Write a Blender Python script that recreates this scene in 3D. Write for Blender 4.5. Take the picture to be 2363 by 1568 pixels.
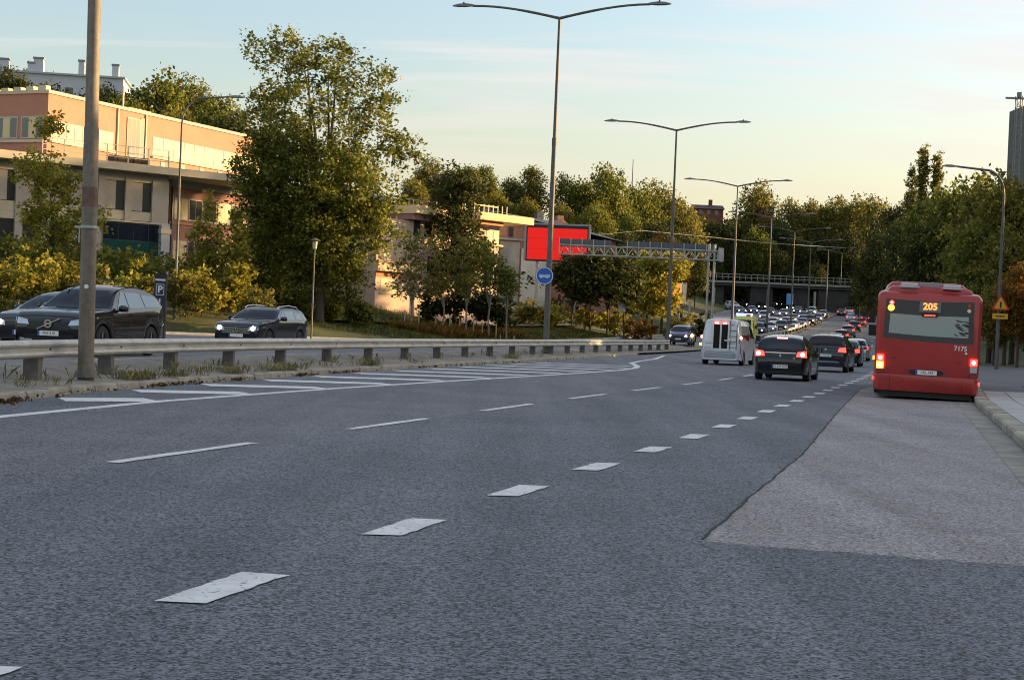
import bpy, bmesh, math, random
import numpy as np
from mathutils import Vector, Matrix
from mathutils.bvhtree import BVHTree

for o in list(bpy.data.objects): bpy.data.objects.remove(o)
SC = bpy.context.scene
COL = SC.collection
rad = math.radians

# ---------------------------------------------------------------- camera
F_PX, ROLL, PITCH, CAM_H = 3608.0, rad(2.4), rad(.54), 1.45      # focal length in pixels of a 2362 px wide picture
cd = bpy.data.cameras.new('camera'); cam = bpy.data.objects.new('camera', cd); COL.objects.link(cam)
cd.sensor_width = 36; cd.lens = 36 * F_PX / 2362; cd.clip_start = .1; cd.clip_end = 5000
cam.matrix_world = Matrix.Translation((0, 0, CAM_H)) @ Matrix.Rotation(math.pi / 2 - PITCH, 4, 'X') @ Matrix.Rotation(ROLL, 4, 'Z')
SC.camera = cam

# ---------------------------------------------------------------- light: low evening sun from the right
SUN_AZ, SUN_EL = rad(72), rad(8.5)           # azimuth clockwise from the view direction (+Y)
W = bpy.data.worlds.new('World'); SC.world = W; W.use_nodes = True
wn, wl = W.node_tree.nodes, W.node_tree.links
wn.clear()
sky = wn.new('ShaderNodeTexSky'); sky.sky_type = 'NISHITA'; sky.sun_disc = False
sky.sun_elevation = SUN_EL; sky.sun_rotation = SUN_AZ; sky.air_density = 1.05; sky.dust_density = 2.6; sky.ozone_density = 1.7
bg = wn.new('ShaderNodeBackground'); bg.inputs[1].default_value = .15
wout = wn.new('ShaderNodeOutputWorld')
tc = wn.new('ShaderNodeTexCoord'); sep = wn.new('ShaderNodeSeparateXYZ'); wl.new(tc.outputs['Generated'], sep.inputs[0])
def wmath(op, a, b=None, c=None):
    n = wn.new('ShaderNodeMath'); n.operation = op
    for i, v in enumerate((a, b, c)):
        if v is None: continue
        if isinstance(v, (int, float)): n.inputs[i].default_value = v
        else: wl.new(v, n.inputs[i])
    return n.outputs[0]
zc = wmath('ADD', wmath('MAXIMUM', sep.outputs[2], 0.0), .10)
cmb = wn.new('ShaderNodeCombineXYZ'); wl.new(wmath('DIVIDE', sep.outputs[0], zc), cmb.inputs[0]); wl.new(wmath('DIVIDE', sep.outputs[1], zc), cmb.inputs[1])
mp = wn.new('ShaderNodeMapping'); mp.inputs['Rotation'].default_value = (0, 0, rad(-12)); mp.inputs['Scale'].default_value = (.28, .95, 1); mp.inputs['Location'].default_value = (.35, .15, 0)
wl.new(cmb.outputs[0], mp.inputs[0])
cn = wn.new('ShaderNodeTexNoise'); cn.inputs['Scale'].default_value = 1.9; cn.inputs['Detail'].default_value = 7; cn.inputs['Roughness'].default_value = .55; cn.inputs['Distortion'].default_value = .5
wl.new(mp.outputs[0], cn.inputs['Vector'])
cr = wn.new('ShaderNodeValToRGB'); cr.color_ramp.elements[0].position = .47; cr.color_ramp.elements[1].position = .60
wl.new(cn.outputs[0], cr.inputs[0])
hz = wn.new('ShaderNodeMapRange'); hz.inputs[1].default_value = .045; hz.inputs[2].default_value = .22; wl.new(sep.outputs[2], hz.inputs[0])
cf = wmath('MULTIPLY', wmath('MULTIPLY', cr.outputs[0], hz.outputs[0]), .9)
# thin even veil of high cloud that greys the blue overhead
veil = wmath('MULTIPLY', hz.outputs[0], .12)
cfac = wmath('MINIMUM', wmath('ADD', cf, veil), .9)
mx = wn.new('ShaderNodeMix'); mx.data_type = 'RGBA'; wl.new(cfac, mx.inputs[0])
wl.new(sky.outputs[0], mx.inputs[6]); mx.inputs[7].default_value = (2.62, 2.44, 2.40, 1)
# warm dust haze lying along the whole horizon
hzf = wn.new('ShaderNodeMapRange'); hzf.inputs[1].default_value = .02; hzf.inputs[2].default_value = .20; hzf.inputs[3].default_value = .70; hzf.inputs[4].default_value = 0; hzf.interpolation_type = 'SMOOTHSTEP'; wl.new(sep.outputs[2], hzf.inputs[0])
mh = wn.new('ShaderNodeMix'); mh.data_type = 'RGBA'; wl.new(hzf.outputs[0], mh.inputs[0]); wl.new(mx.outputs[2], mh.inputs[6]); mh.inputs[7].default_value = (2.6, 2.22, 1.50, 1)
wl.new(mh.outputs[2], bg.inputs[0]); wl.new(bg.outputs[0], wout.inputs[0])
sd = bpy.data.lights.new('sun', 'SUN'); sun = bpy.data.objects.new('sun', sd); COL.objects.link(sun)
sd.energy = 5.0; sd.angle = rad(.6); sd.color = (1.0, .66, .30)
to_sun = Vector((math.sin(SUN_AZ) * math.cos(SUN_EL), math.cos(SUN_AZ) * math.cos(SUN_EL), math.sin(SUN_EL)))
sun.rotation_euler = to_sun.to_track_quat('Z', 'Y').to_euler(); sun.location = to_sun * 50
vs = SC.view_settings
vs.view_transform = 'Standard'; vs.look = 'None'; vs.gamma = 1; vs.use_curve_mapping = False; vs.exposure = 1.28
SC.cycles.max_bounces = 6; SC.cycles.transparent_max_bounces = 6; SC.cycles.caustics_reflective = False; SC.cycles.caustics_refractive = False
SC.cycles.use_denoising = True
SC.cycles.sample_clamp_indirect = 6; SC.cycles.filter_width = 1.05

# ---------------------------------------------------------------- places along a view ray (pixels of the 2362 px picture) at a real distance
def ray(px, py):
    u, v = (px - 1181) / F_PX, (784 - py) / F_PX
    c, s = math.cos(ROLL), math.sin(ROLL)
    a, b = u * c - v * s, u * s + v * c
    return a, math.cos(PITCH) + b * math.sin(PITCH), -math.sin(PITCH) + b * math.cos(PITCH)
def at(px, py, Y):
    a, b, c = ray(px, py); t = Y / b
    return Vector((a * t, Y, CAM_H + c * t))
def gnd(px, py, dz=0):
    a, b, c = ray(px, py); Y = 3.0
    while Y < 420:
        if CAM_H + c * Y / b <= z_road(Y) + dz: break
        Y += .05
    return Vector((a * Y / b, Y, z_road(Y) + dz))
def z_road(Y): return 1.325e-4 * max(0.0, Y - 99.7) ** 2
def lerp_table(tab):
    ys = np.array([p[0] for p in tab]); xs = np.array([p[1] for p in tab])
    g = np.arange(ys[0], ys[-1] + .5, .5); v = np.interp(g, ys, xs)
    k = np.ones(13) / 13; vp = np.concatenate([2 * v[0] - v[6:0:-1], v, 2 * v[-1] - v[-2:-8:-1]])
    v = np.convolve(vp, k, 'valid')
    def f(y):
        if y <= g[0]: return float(v[0] + (y - g[0]) * (v[1] - v[0]) / .5)
        if y >= g[-1]: return float(v[-1] + (y - g[-1]) * (v[-1] - v[-2]) / .5)
        return float(np.interp(y, g, v))
    return f
MED = lerp_table([(-30, -8.7), (18.1, -8.7), (27.2, -8.34), (32.6, -7.79), (37.1, -7.07), (43, -5.89), (48, -4.71), (53.5, -3.35), (59.3, -1.9), (65.2, -.45), (71.6, 1.18), (107.8, 10.24), (144.1, 19.3), (208.4, 35.79), (280.9, 54.36), (313.5, 63.42), (362.4, 79.7), (416.8, 106.9)])
def smooth(a, b, x):
    t = min(1, max(0, (x - a) / (b - a))); return t * t * (3 - 2 * t)
def left_edge(Y): return MED(Y) - (10 + 17 * smooth(86, 70, Y) + 10 * smooth(215, 300, Y))
def right_edge(Y): return 11.1 + (.28 if Y > 37.3 else .252) * (Y - 37.3)

# ---------------------------------------------------------------- mesh helpers
class MB:
    def __init__(s): s.v = []; s.f = []
    def add(s, vs, fs):
        n = len(s.v); s.v += [tuple(p) for p in vs]; s.f += [tuple(i + n for i in f) for f in fs]; return s
    def box(s, c, d, rz=0, M=None):
        x, y, z = d[0] / 2, d[1] / 2, d[2] / 2
        P = [Vector((a * x, b * y, e * z)) for e in (-1, 1) for b in (-1, 1) for a in (-1, 1)]
        R = M if M is not None else Matrix.Rotation(rz, 3, 'Z')
        return s.add([R @ p + Vector(c) for p in P], [(0, 2, 3, 1), (4, 5, 7, 6), (0, 1, 5, 4), (2, 6, 7, 3), (0, 4, 6, 2), (1, 3, 7, 5)])
    def bb(s, x0, x1, y0, y1, z0, z1): return s.box(((x0 + x1) / 2, (y0 + y1) / 2, (z0 + z1) / 2), (abs(x1 - x0), abs(y1 - y0), abs(z1 - z0)))
    def quad(s, *p): return s.add(p, [tuple(range(len(p)))])
    def tube(s, pts, rs, n=8, cap=True):
        pts = [Vector(p) for p in pts]
        if isinstance(rs, (int, float)): rs = [rs] * len(pts)
        vs, fs = [], []
        for i, p in enumerate(pts):
            t = (pts[min(i + 1, len(pts) - 1)] - pts[max(i - 1, 0)]).normalized()
            a = t.orthogonal().normalized() if abs(t.z) < .99 else Vector((1, 0, 0)); 
            if abs(t.z) < .99: a = t.cross(Vector((0, 0, 1))).normalized()
            b = t.cross(a)
            for k in range(n):
                w = 2 * math.pi * k / n; vs.append(p + (a * math.cos(w) + b * math.sin(w)) * rs[i])
        for i in range(len(pts) - 1):
            for k in range(n): fs.append((i * n + k, i * n + (k + 1) % n, (i + 1) * n + (k + 1) % n, (i + 1) * n + k))
        if cap: fs += [tuple(range(n))[::-1], tuple((len(pts) - 1) * n + k for k in range(n))]
        return s.add(vs, fs)
    def loft(s, rings, cap=True, closed=True):
        n = len(rings[0]); vs = [p for r in rings for p in r]; fs = []
        for i in range(len(rings) - 1):
            for k in range(n if closed else n - 1):
                fs.append((i * n + k, i * n + (k + 1) % n, (i + 1) * n + (k + 1) % n, (i + 1) * n + k))
        if cap: fs += [tuple(range(n))[::-1], tuple((len(rings) - 1) * n + k for k in range(n))]
        return s.add(vs, fs)
    def prism(s, poly, z0, z1):
        n = len(poly)
        return s.add([(x, y, z0) for x, y in poly] + [(x, y, z1) for x, y in poly], [tuple(range(n))[::-1], tuple(range(n, 2 * n))] + [(i, (i + 1) % n, n + (i + 1) % n, n + i) for i in range(n)])
    def disc(s, c, ax, r0, r1, h, n=20):
        c = Vector(c); ax = Vector(ax).normalized()
        return s.tube([c, c + ax * h], [r0, r1], n)
    def mesh(s, name, mat=None, smooth_deg=None):
        me = bpy.data.meshes.new(name); me.from_pydata(s.v, [], s.f); 
        if mat: me.materials.append(mat)
        if smooth_deg is not None:
            me.polygons.foreach_set('use_smooth', [True] * len(me.polygons)); me.set_sharp_from_angle(angle=rad(smooth_deg))
        me.update(); return me
    def build(s, name, mat=None, parent=None, smooth_deg=None, loc=None):
        return link(name, s.mesh(name, mat, smooth_deg), parent, loc)
def link(name, me, parent=None, loc=None):
    o = bpy.data.objects.new(name, me); COL.objects.link(o)
    if parent: o.parent = parent
    if loc is not None: o.location = loc
    return o
def tag(o, label=None, cat=None, group=None, kind=None):
    if label: o['label'] = label
    if cat: o['category'] = cat
    if group: o['group'] = group
    if kind: o['kind'] = kind
    return o
def thing(name, label, cat, loc, rz=0, group=None, pitch=0):
    o = bpy.data.objects.new(name, None); COL.objects.link(o); o.location = loc; o.rotation_euler = (0, -pitch, rz); o.empty_display_size = .2
    return tag(o, label, cat, group)
def copy_tree(o, parent=None, swap=None):
    c = o.copy(); COL.objects.link(c); c.parent = parent
    if swap and c.type == 'MESH' and c.data.materials and c.data.materials[0] in swap:
        c.material_slots[0].link = 'OBJECT'; c.material_slots[0].material = swap[c.data.materials[0]]
    for ch in o.children: copy_tree(ch, c, swap)
    return c
def np_mesh(name, V, Q, mat):
    me = bpy.data.meshes.new(name); n = Q.shape[1]
    me.vertices.add(len(V)); me.vertices.foreach_set('co', V.astype(np.float32).ravel())
    me.loops.add(Q.size); me.loops.foreach_set('vertex_index', Q.astype(np.int32).ravel())
    me.polygons.add(len(Q)); me.polygons.foreach_set('loop_start', np.arange(0, Q.size, n, dtype=np.int32))
    me.update(calc_edges=True); me.materials.append(mat); me.validate(); return me
def text(body, size, parent, mat, M, name='lettering', extrude=.002, bold=0.0):
    cu = bpy.data.curves.new('t', 'FONT'); cu.body = body; cu.size = size; cu.extrude = extrude; cu.align_x = 'CENTER'; cu.align_y = 'CENTER'; cu.offset = bold; cu.resolution_u = 3
    t = bpy.data.objects.new('t', cu); COL.objects.link(t)
    me = bpy.data.meshes.new_from_object(t.evaluated_get(bpy.context.evaluated_depsgraph_get()))
    bpy.data.objects.remove(t); bpy.data.curves.remove(cu)
    me.name = name; me.materials.clear(); me.materials.append(mat); me.transform(M)
    return link(name, me, parent)

# ---------------------------------------------------------------- materials
MATS = {}
def mat(name, col=(.5, .5, .5), rough=.6, var=0.0, scale=3.0, bump=0.0, bscale=None, metal=0.0, coat=0.0, emit=None, estr=0.0, spec=.5, col2=None, stretch=None, detail=6, fine=0.0, fscale=60):
    if name in MATS: return MATS[name]
    m = bpy.data.materials.new(name); m.use_nodes = True; nt = m.node_tree; N, L = nt.nodes, nt.links
    p = N['Principled BSDF']; p.inputs['Roughness'].default_value = rough; p.inputs['Metallic'].default_value = metal
    p.inputs['Coat Weight'].default_value = coat; p.inputs['Coat Roughness'].default_value = .05; p.inputs['Coat IOR'].default_value = 1.58 if name.startswith('paint_') else 1.5; p.inputs['Specular IOR Level'].default_value = spec
    p.inputs['Base Color'].default_value = (*col, 1)
    if emit: p.inputs['Emission Color'].default_value = (*emit, 1); p.inputs['Emission Strength'].default_value = estr
    if var or bump or col2 or fine:
        tcn = N.new('ShaderNodeTexCoord'); vec = tcn.outputs['Object']
        if stretch:
            mpn = N.new('ShaderNodeMapping'); mpn.inputs['Scale'].default_value = stretch; L.new(vec, mpn.inputs[0]); vec = mpn.outputs[0]
        nz = N.new('ShaderNodeTexNoise'); nz.inputs['Scale'].default_value = scale; nz.inputs['Detail'].default_value = detail; nz.inputs['Roughness'].default_value = .6; L.new(vec, nz.inputs['Vector'])
        r = N.new('ShaderNodeValToRGB'); r.color_ramp.elements[0].position = .32; r.color_ramp.elements[1].position = .68; L.new(nz.outputs[0], r.inputs[0])
        a = col; b = col2 or tuple(min(1, c * (1 + var)) for c in col)
        if not col2: a = tuple(c * (1 - var) for c in col)
        r.color_ramp.elements[0].color = (*a, 1); r.color_ramp.elements[1].color = (*b, 1)
        out = r.outputs[0]
        if fine:
            n2 = N.new('ShaderNodeTexNoise'); n2.inputs['Scale'].default_value = fscale; n2.inputs['Detail'].default_value = 3; n2.inputs['Roughness'].default_value = .7; L.new(tcn.outputs['Object'], n2.inputs['Vector'])
            r2 = N.new('ShaderNodeMapRange'); r2.inputs[1].default_value = .3; r2.inputs[2].default_value = .7; r2.inputs[3].default_value = 1 - fine; r2.inputs[4].default_value = 1 + fine; L.new(n2.outputs[0], r2.inputs[0])
            mm = N.new('ShaderNodeMix'); mm.data_type = 'RGBA'; mm.blend_type = 'MULTIPLY'; mm.inputs[0].default_value = 1; L.new(out, mm.inputs[6]); L.new(r2.outputs[0], mm.inputs[7]); out = mm.outputs[2]
        L.new(out, p.inputs['Base Color'])
        if bump:
            nb = N.new('ShaderNodeTexNoise'); nb.inputs['Scale'].default_value = bscale or scale * 8; nb.inputs['Detail'].default_value = 4; L.new(vec, nb.inputs['Vector'])
            bp = N.new('ShaderNodeBump'); bp.inputs['Strength'].default_value = bump; bp.inputs['Distance'].default_value = .02; L.new(nb.outputs[0], bp.inputs['Height']); L.new(bp.outputs[0], p.inputs['Normal'])
    MATS[name] = m; return m
def leaf_mat(name, cols, trans=.35):
    m = bpy.data.materials.new(name); m.use_nodes = True; N, L = m.node_tree.nodes, m.node_tree.links
    p = N['Principled BSDF']; p.inputs['Roughness'].default_value = .62; p.inputs['Specular IOR Level'].default_value = .12
    g = N.new('ShaderNodeNewGeometry'); r = N.new('ShaderNodeValToRGB'); L.new(g.outputs['Random Per Island'], r.inputs[0])
    e = r.color_ramp.elements
    while len(e) < len(cols): e.new(.5)
    for i, c in enumerate(cols): e[i].position = i / (len(cols) - 1); e[i].color = (*c, 1)
    # clumps differ in tone: some sprays are older and darker, some young and pale
    tcn = N.new('ShaderNodeTexCoord'); nz = N.new('ShaderNodeTexNoise'); nz.inputs['Scale'].default_value = .9; nz.inputs['Detail'].default_value = 3; L.new(tcn.outputs['Object'], nz.inputs['Vector'])
    mr = N.new('ShaderNodeMapRange'); mr.inputs[1].default_value = .34; mr.inputs[2].default_value = .66; mr.inputs[3].default_value = .55; mr.inputs[4].default_value = 1.35; L.new(nz.outputs[0], mr.inputs[0])
    ml = N.new('ShaderNodeMix'); ml.data_type = 'RGBA'; ml.blend_type = 'MULTIPLY'; ml.inputs[0].default_value = 1; L.new(r.outputs[0], ml.inputs[6]); L.new(mr.outputs[0], ml.inputs[7])
    L.new(ml.outputs[2], p.inputs['Base Color'])
    t = N.new('ShaderNodeBsdfTranslucent'); L.new(ml.outputs[2], t.inputs[0])
    mxs = N.new('ShaderNodeMixShader'); mxs.inputs[0].default_value = trans; L.new(p.outputs[0], mxs.inputs[1]); L.new(t.outputs[0], mxs.inputs[2]); L.new(mxs.outputs[0], N['Material Output'].inputs[0])
    MATS[name] = m; return m
def asphalt(name, dark, light, tint_scale, grain=.55, rough=.75):
    """asphalt with stones that read near the camera, wear patches and long streaks"""
    m = bpy.data.materials.new(name); m.use_nodes = True; N, L = m.node_tree.nodes, m.node_tree.links
    p = N['Principled BSDF']; p.inputs['Roughness'].default_value = rough; p.inputs['Specular IOR Level'].default_value = .45
    t = N.new('ShaderNodeTexCoord')
    def noise(sc, det, vec=None, ro=.6):
        n = N.new('ShaderNodeTexNoise'); n.inputs['Scale'].default_value = sc; n.inputs['Detail'].default_value = det; n.inputs['Roughness'].default_value = ro; L.new(vec or t.outputs['Object'], n.inputs['Vector']); return n.outputs[0]
    mpn = N.new('ShaderNodeMapping'); mpn.inputs['Rotation'].default_value = (0, 0, rad(16.3)); mpn.inputs['Scale'].default_value = (1.0, .05, 1); L.new(t.outputs['Object'], mpn.inputs[0])
    big = noise(tint_scale, 5); streak = noise(.9, 4, mpn.outputs[0])
    add = N.new('ShaderNodeMath'); add.operation = 'MULTIPLY_ADD'; add.inputs[1].default_value = 1.5; L.new(streak, add.inputs[0]); L.new(big, add.inputs[2])
    r = N.new('ShaderNodeMapRange'); r.inputs[1].default_value = .98; r.inputs[2].default_value = 1.52; L.new(add.outputs[0], r.inputs[0])
    mx = N.new('ShaderNodeMix'); mx.data_type = 'RGBA'; mx.inputs[6].default_value = (*dark, 1); mx.inputs[7].default_value = (*light, 1); L.new(r.outputs[0], mx.inputs[0])
    vo = N.new('ShaderNodeTexVoronoi'); vo.inputs['Scale'].default_value = 62; L.new(t.outputs['Object'], vo.inputs['Vector'])
    vs_ = N.new('ShaderNodeSeparateColor'); L.new(vo.outputs['Color'], vs_.inputs[0])
    fine = noise(125, 2, ro=.8)
    st = N.new('ShaderNodeMath'); st.operation = 'ADD'; L.new(vs_.outputs[0], st.inputs[0]); L.new(fine, st.inputs[1])
    r2 = N.new('ShaderNodeMapRange'); r2.inputs[1].default_value = .35; r2.inputs[2].default_value = 1.65; r2.inputs[3].default_value = 1 - grain; r2.inputs[4].default_value = 1 + grain * 1.25; L.new(st.outputs[0], r2.inputs[0])
    mm = N.new('ShaderNodeMix'); mm.data_type = 'RGBA'; mm.blend_type = 'MULTIPLY'; mm.inputs[0].default_value = 1; L.new(mx.outputs[2], mm.inputs[6]); L.new(r2.outputs[0], mm.inputs[7])
    L.new(mm.outputs[2], p.inputs['Base Color'])
    bp = N.new('ShaderNodeBump'); bp.inputs['Strength'].default_value = .8; bp.inputs['Distance'].default_value = .012; L.new(st.outputs[0], bp.inputs['Height']); L.new(bp.outputs[0], p.inputs['Normal'])
    MATS[name] = m; return m

ASPH = asphalt('asphalt', (.104, .117, .134), (.164, .177, .194), .35, 1.2)
ASPH_OLD = asphalt('asphalt_worn', (.116, .125, .138), (.178, .184, .194), .5, 1.1)
ASPH_BAY = asphalt('asphalt_bay', (.262, .238, .234), (.36, .334, .326), .8, .9)
ASPH_LEFT = asphalt('asphalt_left', (.15, .155, .175), (.2, .203, .218), .4)
def worn_paint(name, col, under):
    m = bpy.data.materials.new(name); m.use_nodes = True; N, L = m.node_tree.nodes, m.node_tree.links
    p = N['Principled BSDF']; p.inputs['Roughness'].default_value = .7; t = N.new('ShaderNodeTexCoord')
    def nz(sc, d): n = N.new('ShaderNodeTexNoise'); n.inputs['Scale'].default_value = sc; n.inputs['Detail'].default_value = d; n.inputs['Roughness'].default_value = .7; L.new(t.outputs['Object'], n.inputs['Vector']); return n.outputs[0]
    r = N.new('ShaderNodeMapRange'); r.inputs[1].default_value = .56; r.inputs[2].default_value = .66; L.new(nz(22, 6), r.inputs[0])
    r2 = N.new('ShaderNodeMapRange'); r2.inputs[1].default_value = .35; r2.inputs[2].default_value = .7; r2.inputs[3].default_value = 1.0; r2.inputs[4].default_value = .72; L.new(nz(2.2, 4), r2.inputs[0])
    a = N.new('ShaderNodeMix'); a.data_type = 'RGBA'; a.blend_type = 'MULTIPLY'; a.inputs[0].default_value = 1; a.inputs[6].default_value = (*col, 1); L.new(r2.outputs[0], a.inputs[7])
    b = N.new('ShaderNodeMix'); b.data_type = 'RGBA'; L.new(r.outputs[0], b.inputs[0]); L.new(a.outputs[2], b.inputs[6]); b.inputs[7].default_value = (*under, 1); L.new(b.outputs[2], p.inputs['Base Color'])
    MATS[name] = m; return m
PAINT = worn_paint('road_paint', (.84, .84, .81), (.17, .18, .20))
CONC = mat('concrete', (.30, .285, .25), .85, var=.25, scale=1.5, bump=.3, fine=.2)
KERB = mat('kerb_stone', (.33, .30, .24), .85, var=.3, scale=2.5, bump=.3, fine=.25)
PLAT = mat('platform_slab', (.46, .45, .43), .8, var=.12, scale=2, fine=.12)
GALV = mat('galvanised', (.42, .43, .41), .5, var=.18, scale=4, metal=.35, fine=.12, fscale=20)
RAILM = mat('rail_steel', (.50, .49, .45), .5, var=.2, scale=2.0, metal=.25, stretch=(1, 1, 3), fine=.15, fscale=25)
POLEC = mat('pole_concrete', (.18, .15, .115), .7, var=.3, scale=2, stretch=(3, 3, .5), fine=.2, fscale=10)
POLEM = mat('pole_steel', (.13, .12, .11), .65, var=.3, scale=3, metal=.2, stretch=(4, 4, .6), fine=.2, fscale=12)
POSTM = mat('rail_post', (.15, .14, .125), .85, var=.3, scale=4, fine=.2)
DIRT = mat('median_gravel', (.20, .18, .14), .95, col2=(.33, .30, .245), scale=1.6, bump=.6, bscale=30, fine=.35, fscale=40)
GRASS = mat('grass', (.045, .062, .018), .95, col2=(.10, .105, .035), scale=.8, bump=.8, bscale=25, fine=.45, fscale=14)
DRYGR = mat('dry_grass', (.20, .15, .05), .95, var=.3, scale=2)
PATHM = mat('path_gravel', (.36, .33, .30), .9, var=.15, scale=2)
BLACK = mat('black_plastic', (.012, .012, .013), .5)
RUBBER = mat('rubber', (.014, .014, .014), .8)
GLASS = mat('dark_glass', (.010, .013, .017), .03, spec=.34)
CHROME = mat('chrome', (.62, .62, .64), .18, metal=1)
RIM = mat('wheel_rim', (.45, .45, .47), .3, metal=.8)
PLATEW = mat('plate_white', (.86, .86, .82), .5)
PLATEB = mat('plate_blue', (.03, .08, .4), .5)
INK = mat('plate_ink', (.015, .015, .018), .6)
RED_ON = mat('brake_lit', (.6, .02, .02), .3, emit=(1, .035, .025), estr=2.4)
RED_HOT = mat('brake_core', (.8, .3, .3), .3, emit=(1, .28, .22), estr=4)
RED_OFF = mat('tail_red', (.30, .010, .012), .15, coat=.6)
AMB_ON = mat('indicator_lit', (.9, .35, .02), .3, emit=(1, .38, .03), estr=2.6)
HEAD_ON = mat('headlight_lit', (.9, .9, .85), .2, emit=(1, .93, .78), estr=14)
HEAD_YEL = mat('headlight_yellow', (.9, .8, .5), .2, emit=(1, .86, .55), estr=11)
HEAD_OFF = mat('headlight_clear', (.55, .58, .60), .1, coat=1, metal=.4)
WHITE = mat('white_paint', (.78, .78, .76), .45, coat=.3)
BUILDW = mat('far_white_wall', (.50, .53, .58), .8, var=.06, scale=.5)
# ================================================================ GROUND AND ROADS
def pl(tab, x): return float(np.interp(x, [t[0] for t in tab], [t[1] for t in tab]))
L_NEAR = [(0, 0), (5, .75), (7.5, 1.0), (12, 2.2), (22, 3.1), (40, 4.2), (62, 9), (110, 21), (200, 24), (420, 24)]
L_FAR = [(0, 0), (5, .9), (10, 2.6), (16, 5), (30, 11), (60, 15), (120, 17), (420, 17)]
R_SIDE = [(0, .05), (7, .1), (12, .8), (25, 3.0), (50, 6.5), (90, 10), (300, 22), (500, 26)]
def ground_z(X, Y):
    z = z_road(min(Y, 330)); le, re, m = left_edge(Y), right_edge(Y), MED(Y)
    if X < le:
        d = le - X; k = smooth(140, 215, Y)
        h = .3 + pl(L_NEAR, d) * (1 - k) + pl(L_FAR, d) * k
    elif X > re: h = pl(R_SIDE, X - re) * (1 + .5 * smooth(90, 220, Y) + 1.0 * smooth(74, 56, Y) * smooth(9, 14, X - re))  # right bank out of view is raised to block the low sun
    else: h = 0
    if le - .6 < X < re + .4: h = -.25
    z += h
    z += 19 * smooth(324, 415, Y) * smooth(m - 70, m - 25, X)
    z -= 14 * smooth(230, 380, Y) * smooth(-20, -90, X)
    if Y < -5: z = min(z, 2.5 + .02 * abs(X))
    return z
def axis(vals):
    out = []
    for a, b, s in vals: out += list(np.arange(a, b, s))
    return out
gx = axis([(-700, -200, 40), (-200, -60, 8), (-60, 60, 2.0), (60, 140, 3.0), (140, 260, 8), (260, 901, 40)])
gy = axis([(-120, -10, 10), (-10, 140, 2.0), (140, 440, 4), (440, 1000, 20), (1000, 2001, 100)])
m = MB(); nx = len(gx)
for y in gy:
    for x in gx: m.v.append((x, y, ground_z(x, y)))
for j in range(len(gy) - 1):
    for i in range(nx - 1): m.f.append((j * nx + i, j * nx + i + 1, (j + 1) * nx + i + 1, (j + 1) * nx + i))
GROUND = tag(m.build('ground', GRASS, smooth_deg=180), 'grassy ground with banks and wooded slopes beside the road', kind='structure')

def ribbon(fl, fr, y0, y1, step, fz, nl=1):
    m = MB(); ys = list(np.arange(y0, y1, step)) + [y1]
    for y in ys:
        for k in range(nl + 1):
            x = fl(y) + (fr(y) - fl(y)) * k / nl; m.v.append((x, y, fz(y)))
    for j in range(len(ys) - 1):
        for k in range(nl):
            a = j * (nl + 1) + k; m.f.append((a, a + 1, a + nl + 2, a + nl + 1))
    return m
KO = lambda Y: pl([(0, .9), (26, 1.1), (36, 1.75), (60, 1.7), (90, 1.2), (400, 1.2)], Y)       # right kerb of the median
road = tag(ribbon(lambda y: MED(y) + KO(y) - .3, lambda y: right_edge(y) + .1, -25, 330, 3, z_road).build('road', ASPH), 'grey asphalt carriageway with queue of cars', kind='structure')
left_road = tag(ribbon(lambda y: left_edge(y) - .3, lambda y: MED(y) - 1.2, -25, 334, 3, lambda y: z_road(y) + .3).build('road', ASPH_LEFT), 'oncoming asphalt carriageway behind the guardrail', kind='structure')
SHORT = lerp_table([(3, -2.95), (8.34, -1.42), (11.05, -.70), (13.77, .13), (18.94, 1.73), (24, 3.24), (29.45, 4.77), (34.5, 6.23), (39.73, 7.76), (46, 9.53), (57.3, 12.82), (100, 24.2), (330, 85)])
LONG = lerp_table([(3, -7.2), (14.68, -3.7), (20.29, -2.12), (26.05, -.44), (31.85, 1.21), (37.6, 2.98), (44.5, 5.16), (49.6, 6.74), (100, 20.6), (200, 46), (330, 79)])
SOL_T = [(2, -9.0), (12, -7.7), (20, -6.51), (24.9, -5.55), (31.5, -3.72), (37.5, -1.84), (47.4, 1.35), (55.6, 3.85), (59.8, 4.75), (63, 5.1), (66, 5.2), (69, 5.3), (73.4, 6.0), (81.5, 7.5), (94.2, 9.2)]
SOLID = lambda y: pl(SOL_T, y)
MEDK = lambda y: MED(y) + KO(y)
# older, browner surfacing of the inner lane
tag(ribbon(SOLID, lambda y: LONG(y) - .1, -10, 94, 1, lambda y: z_road(y) + .004).build('worn_lane', ASPH_OLD, road), 'browner worn asphalt of the inner lane')
MBK = ribbon(lambda y: LONG(y) - .1, lambda y: LONG(y) + .06, -10, 94, 1, lambda y: 0)
MBK.v = [(x, y, z_road(y) + (.004 if i % 2 == 0 else .0004)) for i, (x, y, z) in enumerate(MBK.v)]; MBK.build('lane_joint', ASPH_OLD, road)
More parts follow.
